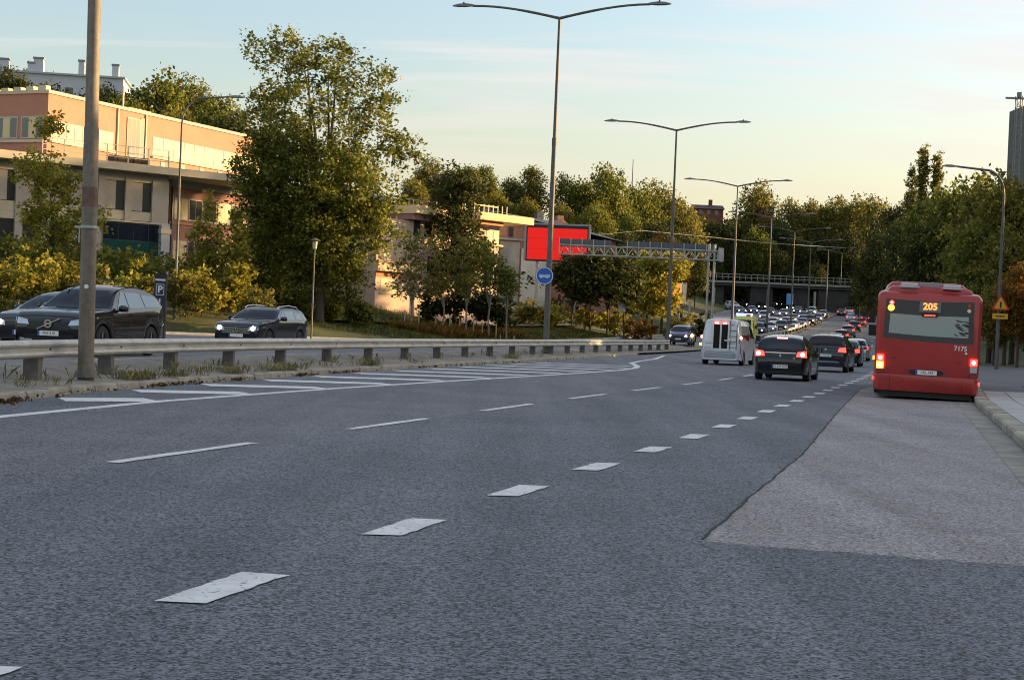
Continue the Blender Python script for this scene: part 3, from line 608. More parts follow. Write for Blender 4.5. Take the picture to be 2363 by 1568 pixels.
def make_car(kind, label, cat, loc, head, paint, name='car', rear_on=True, front_on=True, txt=None, low=False, group=None, pitch=0, scale=1.0, glass=None, rim=None, head_mat=None, side_glass=None):
    c = dict(CARS[kind]); c['low'] = low
    t = thing(name, label, cat, loc, head, group, pitch); t.scale = (scale,) * 3
    mb = car_body(c); bvh = BVHTree.FromPolygons(mb.v, mb.f); mb.build('body', paint, t, 42)
    L, Wd, belt, hw = c['L'], c['W'], c['belt'], c['W'] / 2; o = c['out']; g = glass or GLASS
    top = max(p[1] for p in o); wdg = lambda x: belt + c.get('wedge', 0) * (-x / L); n = 3 if low else 6
    # front and rear glass
    zt, zb_ = top - .13, belt + .04; van = kind == 'minivan'
    rt = hw - .03 - c['tumble'] * (top - .2 - belt)
    patch(bvh, [(0, -(hw - .13), zb_), (0, hw - .13, zb_), (0, rt - .05, zt), (0, -(rt - .05), zt)], (-1, 0, 0), g, t, 'windscreen', n + 2, n, bow=-.01)
    zr = wdg(-L / 2)
    patch(bvh, [(0, -(hw - .20), zr + .03), (0, hw - .20, zr + .03), (0, rt - .09, top - .15), (0, -(rt - .09), top - .15)], (1, 0, 0), g, t, 'rear_window', n + 2, n)
    # side glass: quarter points along the cabin
    xw = [p for p in o if p[1] > belt]; xf = o[[i for i, p in enumerate(o) if p[1] > belt + .02][0]][0]
    xb = [p[0] for p in o if p[1] > top - .2][-1]; xs0 = [p[0] for p in o if p[1] > top - .16][0]
    sp = c.get('side') or [(xf - .30, xs0 - .18, xs0 - .62), (None, None, xs0 - 1.42), (None, None, xb + .06)]
    for s in (1, -1):
        xa0, xa1 = xf - .36, xs0 - .05
        cuts = [(xa0, xa1), (-.05, -.10), (-.98, -.98), (xb - .10, xb + .08)]
        if van: cuts = [(xa0, xa1), (.55, .50)]
        for k in range(len(cuts) - 1):
            (b0, t0), (b1, t1) = cuts[k], cuts[k + 1]; gp = .03
            zz = top - (.15 if k < 2 else .19)
            patch(bvh, [(b0 - gp, 0, wdg(b0) + .05), (b1 + gp, 0, wdg(b1) + .05), (t1 + gp, 0, zz - (.03 if k == len(cuts) - 2 else 0)), (t0 - gp, 0, zz)], (0, -s, 0), side_glass or g, t, 'side_window', n, n)
        # mirrors
        mx_ = xf - .42; mm = MB(); w0 = hw + .10
        mm.loft([[(mx_ + a * .10 * k2, s * (w0 + q * .10), wdg(mx_) + .08 + b * .075 * k2) for a, b in ((-1, -1), (-.7, 1), (.5, 1), (1, 0), (.5, -1))] for q, k2 in ((-1, .7), (-.5, 1), (.6, 1), (1, .6))])
        mm.tube([(mx_, s * (hw - .10), wdg(mx_) + .0), (mx_, s * (w0 - .06), wdg(mx_) + .05)], .025, 6)
        mm.build('mirror', paint, t, 40)
        # handles and door seams on the nearer cars
        if not low and not van:
            for hx in (-.02, -.92):
                patch(bvh, [(hx - .02, 0, belt - .11), (hx - .22, 0, belt - .105), (hx - .22, 0, belt - .075), (hx - .02, 0, belt - .08)], (0, -s, 0), paint, t, 'door_handle', 3, 1, .03)
            for hx in (.92, -.06, -.98): patch(bvh, [(hx, 0, .34), (hx - .012, 0, .34), (hx - .012, 0, belt), (hx, 0, belt)], (0, -s, 0), BLACK, t, 'door_seam', 1, 5, .002)
        hm = head_mat or HEAD_ON
        # headlamps
        zf = [p[1] for p in o][2] - .0
        hz_ = o[2][1] - .02
        h1 = patch(bvh, [(0, s * (hw - .46), hz_ - .07), (0, s * (hw - .10), hz_ - .05), (0, s * (hw - .12), hz_ + .10), (0, s * (hw - .42), hz_ + .04)], (-1, 0, 0), HEAD_OFF, t, 'headlight', 5, 2, .008)
        if front_on: 
            h, nr, _, _ = bvh.ray_cast(Vector((6, s * (hw - .28), hz_)), Vector((-1, 0, 0)))
            MB().disc(h + Vector((-.01, 0, 0)), (1, 0, .02), .085, .06, .04, 14).build('lamp', hm, h1)
        # tail lamps
        tz = zr - .13 if not van else belt - .05
        tl = patch(bvh, [(0, s * (hw - .40), tz - .08), (0, s * (hw - .07), tz - .10), (0, s * (hw - .09), tz + .12), (0, s * (hw - .36), tz + .07)], (1, 0, 0), RED_ON if rear_on else RED_OFF, t, 'tail_light', 5, 3, .010)
    for ax in c['axles']:
        for s in (1, -1): wheel_parts(t, ax, s * (hw - .125), c['wr'], rim=rim, low=low)
    # grille, lower trims
    gz = o[2][1]
    patch(bvh, [(0, -.50, gz - .20), (0, .50, gz - .20), (0, .58, gz + .0), (0, -.58, gz + .0)], (-1, 0, 0), BLACK, t, 'grille', 6, 2, .004)
    patch(bvh, [(0, -.62, c['clr'] + .10), (0, .62, c['clr'] + .10), (0, .62, gz - .30), (0, -.62, gz - .30)], (-1, 0, 0), BLACK, t, 'lower_intake', 6, 1, .004)
    h = bvh.ray_cast(Vector((6, 0, gz - .26)), Vector((-1, 0, 0)))[0]; plate(t, h.x + .02, gz - .26, txt if txt and front_on else None, 1)
    rz_ = .72 if kind in ('suv', 'crossover', 'hatch', 'estate') else .60
    h = bvh.ray_cast(Vector((-6, 0, rz_)), Vector((1, 0, 0)))[0]; plate(t, h.x - .02, rz_, txt if txt and not front_on else None, -1)
    t['_k'] = kind; del t['_k']
    return t, bvh, c
def hdg(x, y): return math.atan2(y, x)
OUT = lambda Y: hdg(MED(Y + 3) - MED(Y - 3), 6); IN = lambda Y: OUT(Y) + math.pi
RGT = lambda Y: hdg(SHORT(Y + 4) - SHORT(Y - 4), 8)
def slope(Y): return (z_road(Y + 1) - z_road(Y - 1)) / 2

def drop(o):
    for c in list(o.children): drop(c)
    bpy.data.objects.remove(o)
CP_BLACK = mat('paint_black', (.005, .006, .008), .4, coat=1.0, spec=.1)
CP_NAVY = mat('paint_navy', (.007, .011, .024), .4, coat=1.0, spec=.1)
CP_GREY = mat('paint_grey', (.10, .105, .115), .3, coat=.9, metal=.3)
CP_SILVER = mat('paint_silver', (.42, .44, .47), .32, coat=.9, metal=.5)
CP_WHITE = mat('paint_white', (.70, .71, .72), .3, coat=.8)
CP_RED = mat('paint_red', (.42, .015, .02), .25, coat=1.0)
CP_BLUE = mat('paint_blue', (.03, .06, .16), .25, coat=1.0)
CP_CHAR = mat('paint_charcoal', (.014, .015, .018), .35, coat=1.0, spec=.15)


# --- black sport utility car behind the guardrail, facing the camera
f = at(112, 750, 36.0); h = IN(38); fw = Vector((math.cos(h), math.sin(h), 0)); c0 = f - fw * 2.31
suv, bv, cc = make_car('suv', 'glossy black sport utility car behind the guardrail and the thick lamp pole', 'car', (c0.x, c0.y, z_road(38) + .3), h, CP_BLACK, txt='PDS 510', rear_on=False, front_on=False, rim=RIM, head_mat=HEAD_OFF, side_glass=GLASS_SKY)
for ch in list(suv.children):
    if ch.name.startswith('number_plate') : drop(ch)
hx = bv.ray_cast(Vector((6, 0, .52)), Vector((-1, 0, 0)))[0].x; plate(suv, hx + .02, .52, 'PDS 510', 1)
hx = bv.ray_cast(Vector((6, 0, .74)), Vector((-1, 0, 0)))[0].x
bar = MB().box((hx + .02, 0, .74), (.015, .62, .022), M=Matrix.Rotation(rad(24), 3, 'X')).build('grille_bar', CHROME, suv)
m = MB(); m.loft([[(hx + .03 + b, a * math.cos(q), .74 + a * math.sin(q)) for a, b in ((.095, 0), (.095, .02), (.065, .02), (.065, 0))] for q in np.linspace(0, 2 * math.pi, 25)], cap=False); m.bb(hx + .03, hx + .05, -.09, .09, .722, .758); m.build('emblem', CHROME, suv)
patch(bv, [(0, -.72, .34), (0, -.42, .34), (0, -.42, .40), (0, -.72, .40)], (-1, 0, 0), HEAD_OFF, suv, 'fog_lamp', 3, 1, .01)
patch(bv, [(0, .42, .34), (0, .72, .34), (0, .72, .40), (0, .42, .40)], (-1, 0, 0), HEAD_OFF, suv, 'fog_lamp', 3, 1, .01)
hp = bv.ray_cast(Vector((6, -.80, .58)), Vector((-1, 0, 0)))[0]
for s in (1, -1): MB().bb(-1.3, .3, s * .62 - .02, s * .62 + .02, 1.675, 1.70).build('roof_rail', BLACK, suv)
for s in (1,-1): patch(bv, [(1.35, 0, .30), (-1.35, 0, .30), (-1.35, 0, .36), (1.35, 0, .36)], (0, -s, 0), GALV if s > 0 else BLACK, suv, 'sill_trim', 8, 1, .006)

# --- dark saloon at the left edge
f = at(46, 760, 41.5); h = IN(43); fw = Vector((math.cos(h), math.sin(h), 0)); c0 = f - fw * 2.28
sal, bv, cc = make_car('hatch', 'dark saloon car cut by the left edge beside the black sport utility car', 'car', (c0.x, c0.y, z_road(43) + .3), h, CP_CHAR, txt='BJM 428', rear_on=False, front_on=True, scale=1.04)
# --- dark blue estate with roof rails and lit headlamps
f = at(544, 760, 53.0); h = IN(55); fw = Vector((math.cos(h), math.sin(h), 0)); c0 = f - fw * 2.30
est, bv, cc = make_car('estate', 'dark blue estate car with roof rails and two lit yellow headlamps', 'car', (c0.x, c0.y, z_road(55) + .3), h, CP_NAVY, rear_on=False, head_mat=HEAD_YEL, side_glass=GLASS_SKY)
for s in (1, -1):
    MB().tube([(.25, s * .60, 1.37), (.05, s * .60, 1.45), (-.8, s * .60, 1.50), (-1.55, s * .60, 1.455), (-1.75, s * .60, 1.37)], .018, 6).build('roof_rail', CHROME, est, 40)
hx = bv.ray_cast(Vector((6, 0, .62)), Vector((-1, 0, 0)))[0].x
for zz in (.52, .585, .65): MB().box((hx + .012, 0, zz), (.02, 1.02, .018)).build('grille_bar', CHROME, est)
m = MB(); m.disc((hx + .025, 0, .585), (1, 0, 0), .105, .10, .012, 20); em = m.build('emblem', INK, est); m = MB()
for k in range(3):
    a = math.pi / 2 + 2 * math.pi * k / 3; m.box((hx + .042, .04 * math.cos(a), .585 + .04 * math.sin(a)), (.008, .085, .02), M=Matrix.Rotation(a, 3, 'X'))
m.loft([[(hx + .04 + b, a * math.cos(q), .585 + a * math.sin(q)) for a, b in ((.10, 0), (.10, .01), (.085, .01), (.085, 0))] for q in np.linspace(0, 2 * math.pi, 25)], cap=False); m.build('star', CHROME, em)

# --- black hatchback, rear lights lit
def rear_car(kind, px, py, label, paint, head, name='car', back=2.13, Y=None, **kw):
    g_ = gnd(px, py) if Y is None else at(px, py, Y); g_.z = z_road(g_.y); fw = Vector((math.cos(head), math.sin(head), 0)); c0 = g_ + fw * back
    return make_car(kind, label, 'car', (c0.x, c0.y, z_road(c0.y)), head, paint, name, front_on=False, pitch=slope(c0.y), **kw)
hat, bv, cc = rear_car('hatch', 1797, 878, 'black hatchback with red brake lights and a foreign plate in the middle lane', CP_BLACK, hdg(.285, .958), txt='X BM 1234', scale=1.0, glass=mat('tinted_glass', (.035, .048, .058), .04, spec=.4))
for ch in list(hat.children):
    if ch.name.startswith(('number_plate',)): drop(ch)
    elif ch.name.startswith('rear_window'): pass
hx = bv.ray_cast(Vector((-6, 0, .47)), Vector((1, 0, 0)))[0].x; plate(hat, hx - .02, .47, 'W 304 VUM', -1)
hx = bv.ray_cast(Vector((-6, 0, 1.40)), Vector((1, 0, 0)))[0].x; MB().bb(hx - .03, hx + .02, -.17, .17, 1.385, 1.42).build('brake_light', RED_HOT, hat)
patch(bv, [(0, -.50, .90), (0, .50, .90), (0, .50, .925), (0, -.50, .925)], (1, 0, 0), CHROME, hat, 'chrome_strip', 5, 1, .012)
hx = bv.ray_cast(Vector((-6, 0, .83)), Vector((1, 0, 0)))[0].x; m = MB(); m.add([(hx - .02, -.03, .79), (hx - .02, .03, .79), (hx - .02, .035, .83), (hx - .02, 0, .88), (hx - .02, -.035, .83)], [(0, 1, 2, 3, 4)]); m.build('emblem', CHROME, hat)
hx = bv.ray_cast(Vector((-6, -.45, .74)), Vector((1, 0, 0)))[0].x; m = MB(); m.bb(hx - .015, hx - .008, -.49, -.41, .765, .785); m.bb(hx - .015, hx - .008, -.465, -.445, .70, .765); m.build('badge', CHROME, hat)
patch(bv, [(0, -.60, .53), (0, .60, .53), (0, .60, .60), (0, -.60, .60)], (1, 0, 0), BLACK, hat, 'bumper_step', 6, 1, .006)
for s in (1, -1):
    h_ = bv.ray_cast(Vector((-6, s * .72, .87)), Vector((1, 0, 0)))[0]; MB().disc(h_ + Vector((-.02, 0, 0)), (-1, 0, 0), .075, .05, .03, 12).build('brake_core', RED_HOT, hat)
    patch(bv, [(-1.4, 0, .0 + 1.0), (-1.7, 0, 1.05), (-1.62, 0, 1.22), (-1.4, 0, 1.26)], (0, -s, 0), GLASS, hat, 'quarter_window', 2, 2)
MB().tube([(-.9, 0, 1.50), (-1.05, 0, 1.66)], .006, 5).build('aerial', BLACK, hat)

# --- dark crossover with a chrome tailgate badge
cro, bv, cc = rear_car('crossover', 1902, 858, 'black crossover with wide red tail lights ahead of the black hatchback', CP_NAVY, hdg(.30, .954), back=2.2, txt='KUN 802')
hx = bv.ray_cast(Vector((-6, 0, .98)), Vector((1, 0, 0)))[0].x; MB().add([(hx - .02, 0, .92), (hx - .02, .055, .98), (hx - .02, 0, 1.04), (hx - .02, -.055, .98)], [(0, 1, 2, 3)]).build('emblem', CHROME, cro)
patch(bv, [(0, -.62, .42), (0, .62, .42), (0, .55, .49), (0, -.55, .49)], (1, 0, 0), CHROME, cro, 'bumper_trim', 6, 1, .012)
MB().tube([(-1.0, 0, 1.62), (-1.15, 0, 1.72)], .012, 5).build('aerial', BLACK, cro)
for s in (1, -1): patch(bv, [(0, s * .38, .60), (0, s * .62, .60), (0, s * .62, .64), (0, s * .38, .64)], (1, 0, 0), RED_OFF, cro, 'reflector', 3, 1, .01)

# --- silver van, back doors with dark glass and a ladder
g_ = gnd(1659, 842); hv = hdg(.30, .954); fw = Vector((math.cos(hv), math.sin(hv), 0)); c0 = g_ + fw * 2.47
van = thing('van', 'silver van with a ladder on its back door and lit red lamps', 'van', (c0.x, c0.y, 0), hv)
vc = dict(CARS['minivan']); vc['out'] = [(x, z * 1.09 if z > 1.2 else z) for x, z in vc['out']]; vc['belt'] = 1.2
mb = car_body(vc); bv = BVHTree.FromPolygons(mb.v, mb.f); VP = mat('paint_van', (.60, .63, .68), .35, coat=.7, metal=.1); mb.build('body', VP, van, 42)
for s, y0, y1 in ((1, .04, .33), (-1, -.33, -.04)):
    patch(bv, [(0, y0, .78), (0, y1, .78), (0, y1, 1.90), (0, y0, 1.90)], (1, 0, 0), mat('van_glass', (.004, .004, .005), .08, spec=.12), van, 'rear_window', 3, 8, .008)
    patch(bv, [(0, y0 + .0, 1.93), (0, y1, 1.93), (0, y1, 2.03), (0, y0, 2.03)], (1, 0, 0), RED_ON, van, 'high_brake_light', 3, 2, .012)
    MB().bb(-2.47, -2.44, min(y0, y1) + .06, max(y0, y1) - .06, 1.93, 1.99).build('brake_core', RED_HOT, van)
for y_ in (.0, .93, -.93): patch(bv, [(0, y_ - .008, .55), (0, y_ + .008, .55), (0, y_ + .008, 2.05), (0, y_ - .008, 2.05)], (1, 0, 0), BLACK if y_ else VP, van, 'door_seam', 1, 8, .004)
for zz in (.62, 1.0): patch(bv, [(0, -.9, zz), (0, .9, zz), (0, .9, zz + .015), (0, -.9, zz + .015)], (1, 0, 0), BLACK, van, 'panel_seam', 8, 1, .004)
patch(bv, [(0, .45, 1.12), (0, .86, 1.12), (0, .84, 1.92), (0, .47, 1.92)], (1, 0, 0), mat('paint_van_panel', (.64, .67, .72), .35, coat=.7, metal=.3), van, 'door_panel', 3, 6, .010)
patch(bv, [(0, -.95, .36), (0, .95, .36), (0, .95, .58), (0, -.95, .58)], (1, 0, 0), mat('bumper_van', (.40, .42, .45), .5), van, 'bumper', 8, 2, .03)
lad = MB(); LD = mat('ladder_steel', (.03, .05, .09), .4, metal=.5)
hx = lambda z, y=-.6: bv.ray_cast(Vector((-6, y, z)), Vector((1, 0, 0)))[0].x - .06
for y_ in (-.44, -.76): lad.tube([(hx(z, y_), y_, z) for z in (.72, 1.0, 1.4, 1.75, 1.98)] + [(-2.3, y_, 2.18)], .016, 6)
for z in (.85, 1.10, 1.36, 1.62, 1.88): lad.tube([(hx(z, -.44), -.44, z), (hx(z, -.76), -.76, z)], .014, 6)
lad.build('ladder', LD, van, 40)
for s in (1, -1):
    tl = patch(bv, [(0, s * .86, 1.05), (0, s * .975, 1.05), (0, s * .96, 1.42), (0, s * .86, 1.42)], (1, 0, 0), RED_OFF, van, 'tail_light', 2, 4, .012)
    h_ = bv.ray_cast(Vector((-6, s * .90, 1.30)), Vector((1, 0, 0)))[0]; MB().disc(h_ + Vector((-.012, 0, 0)), (-1, 0, 0), .085, .06, .03, 12).build('lamp', RED_HOT, tl)
    patch(bv, [(1.55, 0, 1.28), (.62, 0, 1.28), (.62, 0, 1.88), (1.15, 0, 1.88)], (0, -s, 0), GLASS, van, 'side_window', 3, 3)
    for hx_ in (.5, -.9): patch(bv, [(hx_, 0, .4), (hx_ - .014, 0, .4), (hx_ - .014, 0, 2.0), (hx_, 0, 2.0)], (0, -s, 0), BLACK, van, 'door_seam', 1, 6, .003)
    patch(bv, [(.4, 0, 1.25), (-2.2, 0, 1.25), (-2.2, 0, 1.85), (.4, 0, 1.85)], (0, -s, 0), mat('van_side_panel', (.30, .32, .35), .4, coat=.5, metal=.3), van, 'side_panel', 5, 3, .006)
    MB().box((1.62, s * 1.13, 1.30), (.16, .20, .28)).build('mirror', BLACK, van)
    for ax in vc['axles']: wheel_parts(van, ax, s * .86, .33)
h_ = bv.ray_cast(Vector((-6, .6, .80)), Vector((1, 0, 0)))[0]; plate(van, h_.x - .02, .80, 'NZM 842', -1, y=.60)
h_ = bv.ray_cast(Vector((-6, 1.0 * .9, .95)), Vector((1, 0, 0)))[0]; MB().box(h_ + Vector((-.01, .04, 0)), (.04, .10, .10)).build('indicator', AMB_ON, van)
m = MB(); m.box((-2.50, -.30, 1.16), (.05, .22, .05)); m.box((-2.50, -.42, 1.20), (.05, .10, .14)); m.build('door_handle', PLATEW, van)
patch(bv, [(0, -.7, 1.40), (0, .7, 1.40), (0, .62, 1.98), (0, -.62, 1.98)], (-1, 0, 0), GLASS, van, 'windscreen', 6, 4)
# ================================================================ THE BUS
BR = mat('bus_red', (.41, .034, .030), .36, var=.12, scale=.9, coat=.35)
BRD = mat('bus_red_dark', (.25, .012, .02), .35, coat=.4)
g_ = at(2133, 900, 39.2); hb = hdg(math.sin(rad(13.2)), math.cos(rad(13.2))); fw = Vector((math.cos(hb), math.sin(hb), 0)); c0 = g_ + fw * 6.0
bus = thing('bus', 'red city bus stopped in the bay, seen from behind with route number', 'bus', (c0.x, c0.y, .01), hb); bus.rotation_euler[0] = rad(.9)
def rrect(x, hw_, z0, z1, r, n=5):
    P = []
    for cy, cz, a0 in ((hw_ - r, z1 - r, 0), (-(hw_ - r), z1 - r, 90), (-(hw_ - .06), z0 + .06, 180), (hw_ - .06, z0 + .06, 270)):
        rr = r if a0 < 180 else .06
        for k in range(n + 1):
            a = rad(a0 + 90 * k / n); P.append((x, cy + rr * math.cos(a), cz + rr * math.sin(a)))
    return P
mb = MB(); mb.loft([rrect(x, w, z0, z1, .16) for x, w, z0, z1 in ((-6.0, 1.20, .30, 2.52), (-5.985, 1.235, .27, 2.58), (-5.94, 1.26, .25, 2.64), (-5.85, 1.275, .24, 2.68), (-5.5, 1.275, .24, 2.72), (5.5, 1.275, .24, 2.74), (5.85, 1.26, .24, 2.70), (5.96, 1.22, .26, 2.6), (6.0, 1.15, .3, 2.5))])
bv = BVHTree.FromPolygons(mb.v, mb.f); mb.build('body', BR, bus, 35)
BLK = mat('bus_black_panel', (.03, .036, .045), .3, coat=.2)
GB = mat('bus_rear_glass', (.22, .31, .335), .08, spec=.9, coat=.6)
X0 = (1, 0, 0)
pan = patch(bv, [(0, -1.10, 1.46), (0, 1.10, 1.52), (0, 1.07, 2.50), (0, -1.07, 2.50)], X0, BLK, bus, 'rear_panel', 12, 8, .006, bow=-.03)
patch(bv, [(0, -.97, 1.60), (0, .97, 1.64), (0, .95, 2.13), (0, -.95, 2.13)], X0, GB, bus, 'rear_window', 12, 6, .012, bow=-.02)
MB().bb(-6.03, -6.0, -.27, .25, 2.20, 2.46).build('display_case', mat('display_grey', (.16, .18, .19), .3), bus)
LED = mat('led_orange', (.5, .06, .02), .4, emit=(1, .13, .025), estr=2.2)
text('205', .235, bus, LED, Matrix.Translation((-6.034, -.01, 2.335)) @ Matrix.Rotation(-math.pi / 2, 4, 'Z') @ Matrix.Rotation(math.pi / 2, 4, 'X'), 'route_number', .003, .006)
MB().bb(-6.045, -6.0, -.20, .18, 2.08, 2.18).build('brake_light_housing', BLACK, bus); MB().bb(-6.055, -6.046, -.14, .12, 2.105, 2.135).build('high_brake_light', RED_ON, bus)
def lamp(y_, z, r, mt, name, x=-6.0, core=None):
    h_ = bv.ray_cast(Vector((-9, y_, z)), Vector((1, 0, 0)))[0]; hx = h_.x if h_ else x
    b_ = MB().disc((hx + .01, y_, z), (-1, 0, 0), r * 1.12, r * 1.05, .03, 18).build('lamp_bezel', BRD, bus)
    l_ = MB().disc((hx - .01, y_, z), (-1, 0, 0), r, r * .85, .035, 18).build(name, mt, bus, 40)
    if core: MB().disc((hx - .046, y_, z), (-1, 0, 0), r * .45, r * .4, .004, 12).build('lamp_core', core, l_)
lamp(.93, 2.40, .06, RED_ON, 'tail_light', core=RED_HOT); lamp(.94, 2.27, .085, AMB_ON, 'indicator')
lamp(-.95, 2.40, .055, RED_OFF, 'tail_light'); lamp(-.95, 2.28, .055, HEAD_OFF, 'reversing_light')
def sq(y_, z, w, h2, mt, name, core=None):
    h_ = bv.ray_cast(Vector((-9, y_, z)), Vector((1, 0, 0)))[0]
    o_ = MB().bb(h_.x - .035, h_.x + .05, y_ - w / 2, y_ + w / 2, z - h2 / 2, z + h2 / 2).build(name, mt, bus)
    if core: MB().disc((h_.x - .036, y_, z), (-1, 0, 0), w * .3, w * .28, .004, 12).build('lamp_core', core, o_)
sq(1.135, 1.00, .17, .17, RED_ON, 'tail_light', RED_HOT); sq(1.135, .82, .17, .17, AMB_ON, 'indicator', HEAD_YEL); sq(1.135, .67, .17, .11, BRD, 'reflector')
sq(-1.135, 1.00, .17, .17, RED_ON, 'tail_light', RED_HOT); sq(-1.135, .82, .17, .15, HEAD_OFF, 'reversing_light'); sq(-1.135, .67, .17, .11, BRD, 'reflector')
for s in (1, -1): MB().bb(-5.95, -5.85, s * 1.28, s * 1.31, .44, .52).build('marker_lamp', RED_ON, bus)
MB().bb(-5.2, -5.1, 1.28, 1.32, .93, 1.03).build('side_indicator', AMB_ON, bus)
# bumper, recess, seams, hatches
mb2 = MB(); mb2.loft([rrect(x, w, .20, .60, .03) for x, w in ((-6.05, 1.17), (-6.03, 1.24), (-5.95, 1.275), (-5.7, 1.282))]); mb2.build('bumper', BR, bus, 35)
for y_ in (.88, -.88): MB().bb(-6.053, -6.049, y_ - .006, y_ + .006, .22, .58).build('bumper_seam', BLACK, bus)
patch(bv, [(0, -.58, .605), (0, .58, .605), (0, .52, .76), (0, -.52, .76)], X0, BRD, bus, 'plate_recess', 4, 2, .004)
pl_ = MB().bb(-6.02, -6.005, -.34, .34, .625, .745).build('plate_holder', BLACK, bus); plate(bus, -6.022, .685, 'XRL 058', -1)
for y_ in (.36, -.36): MB().disc((-6.01, y_, .69), (-1, 0, 0), .05, .045, .02, 12).build('plate_lamp', BLACK, bus)
for (y_, z) in ((.98, .70), (-.98, .68)): MB().disc((-5.99, y_, z), (-1, 0, 0), .055, .05, .03, 14).build('tow_cover', BRD, bus)
for (y_, z) in ((.80, 1.02), (-.80, .98)): MB().bb(-6.012, -5.99, y_ - .05, y_ + .05, z - .02, z + .02).build('catch', BRD, bus)
for y_ in (.98, -.98): patch(bv, [(0, y_ - .006, .62), (0, y_ + .006, .62), (0, y_ + .006, 1.44), (0, y_ - .006, 1.44)], X0, BRD, bus, 'engine_hatch_seam', 1, 6, .003)
patch(bv, [(0, -.98, .80 + .0), (0, .98, .80), (0, .98, .808), (0, -.98, .808)], X0, BRD, bus, 'engine_hatch_seam', 6, 1, .003)
text('7175', .16, bus, WHITE, Matrix.Translation((-6.006, -.80, 1.33)) @ Matrix.Rotation(-math.pi / 2, 4, 'Z') @ Matrix.Rotation(math.pi / 2, 4, 'X'), 'fleet_number', .002, .004)
MB().add([(-6.005, -.98, 1.22), (-6.005, -.93, 1.26), (-6.005, -.90, 1.22), (-6.005, -.94, 1.19)], [(0, 1, 2, 3)]).build('small_mark', WHITE, bus)
# broken-looking tree print on the glass corner
m = MB(); r = random.Random(5)
for k in range(26):
    y_ = -.66 - r.random() * .36; z = 1.56 + r.random() * .46; w = .03 + .10 * r.random()
    if (y_ + 1.05) * 1.1 + (z - 1.5) * .1 > .42 and r.random() < .5: continue
    m.add([(-6.016, y_ - w, z - .012), (-6.016, y_ + w * .3, z + .02 + .02 * r.random()), (-6.016, y_ + w, z + .03), (-6.016, y_ - .02, z - .03)], [(0, 1, 2, 3)])
m.build('window_decal', BLK, bus)
# roof: raised pods, white fans, hatch
def pod(x0, x1, w, h2, nm):
    mb3 = MB(); rg = []
    for x, k in ((x0, .75), (x0 + .12, .96), (x0 + .35, 1), (x1 - .3, 1), (x1, .8)):
        rg.append([(x, w * k * a, 2.66 + (h2 - 2.66) * b * (k if k < 1 else 1)) for a, b in ((-1, 0), (-1, .35), (-.94, .72), (-.84, .93), (-.7, 1), (.7, 1), (.84, .93), (.94, .72), (1, .35), (1, 0))])
    return mb3.loft(rg).build(nm, BR, bus, 40)
pod(-5.75, -3.0, 1.07, 2.86, 'roof_pod'); pod(-2.6, 1.0, 1.12, 3.08, 'roof_pod')
for y_ in (.52, -.52): MB().loft([[(-5.45 + .42 * a * k, y_ + .22 * b * k, 2.80 + z) for a, b in ((-1, -.8), (-.8, -1), (.8, -1), (1, -.8), (1, .8), (.8, 1), (-.8, 1), (-1, .8))] for k, z in ((1, 0), (1, .09), (.85, .115))]).build('roof_fan', mat('fan_white', (.55, .55, .54), .5), bus, 40)
MB().bb(-5.6, -4.9, -.27, .27, 2.83, 2.95).build('roof_hatch', mat('hatch_tint', (.25, .28, .33), .2), bus)
for s in (1, -1):
    for k in range(7):
        x0 = -4.9 + 1.5 * k; patch(bv, [(x0, 0, 1.35), (x0 + 1.42, 0, 1.35), (x0 + 1.42, 0, 2.35), (x0, 0, 2.35)], (0, -s, 0), GLASS, bus, 'side_window', 3, 2)
    for ax in (-2.9, 3.1): wheel_parts(bus, ax, s * 1.10, .48, .3, low=True)
    MB().bb(-5.4, -4.2, s * .8, s * 1.2, .08, .3).build('underbody', BLACK, bus)
MB().bb(-5.85, 5.5, -1.15, 1.15, .16, .28).build('underside', BLACK, bus); MB().bb(-5.86, -4.6, -1.12, 1.12, .05, .26).build('engine_guard', BLACK, bus)  # guard lowered, its black standing in for the shadow below the bumper
MB().box((6.1, 1.45, 2.2), (.12, .2, .42)).build('mirror', BLACK, bus); MB().box((5.6, 1.42, 1.75), (.1, .24, .35)).build('mirror', BLACK, bus)
patch(bv, [(0, -1.05, 1.1), (0, 1.05, 1.1), (0, 1.02, 2.45), (0, -1.02, 2.45)], (-1, 0, 0), GLASS, bus, 'windscreen', 6, 4)

# ================================================================ THE QUEUE AHEAD AND THE ONCOMING TRAFFIC
PROTO = {}
def far_car(kind, label, x, y, z, head, paint, on_front=True, group=None):
    key = (kind, on_front)
    if key not in PROTO:
        t, _, _ = make_car(kind, label, 'car', (x, y, z), head, CP_GREY, rear_on=not on_front, front_on=on_front, low=True, group=group)
        PROTO[key] = t
    else: t = copy_tree(PROTO[key], None, None); tag(t, label, 'car', group)
    t.location = (x, y, z); s = slope(y) * (-1 if on_front else 1); t.rotation_euler = (0, -s, head)
    for ch in t.children:
        if ch.name.startswith(('body', 'mirror')): ch.material_slots[0].link = 'OBJECT'; ch.material_slots[0].material = paint
    return t
def opp(kind, px, py, label, paint, turn=0):
    g_ = gnd(px, py, .3); h = IN(g_.y) + turn; fw = Vector((math.cos(h), math.sin(h), 0)); c0 = g_ - fw * 2.2
    return far_car(kind, label, c0.x, c0.y, z_road(c0.y) + .3, h, paint, True, 'oncoming cars queueing with headlights on')
G_ = 'oncoming cars queueing with headlights on'
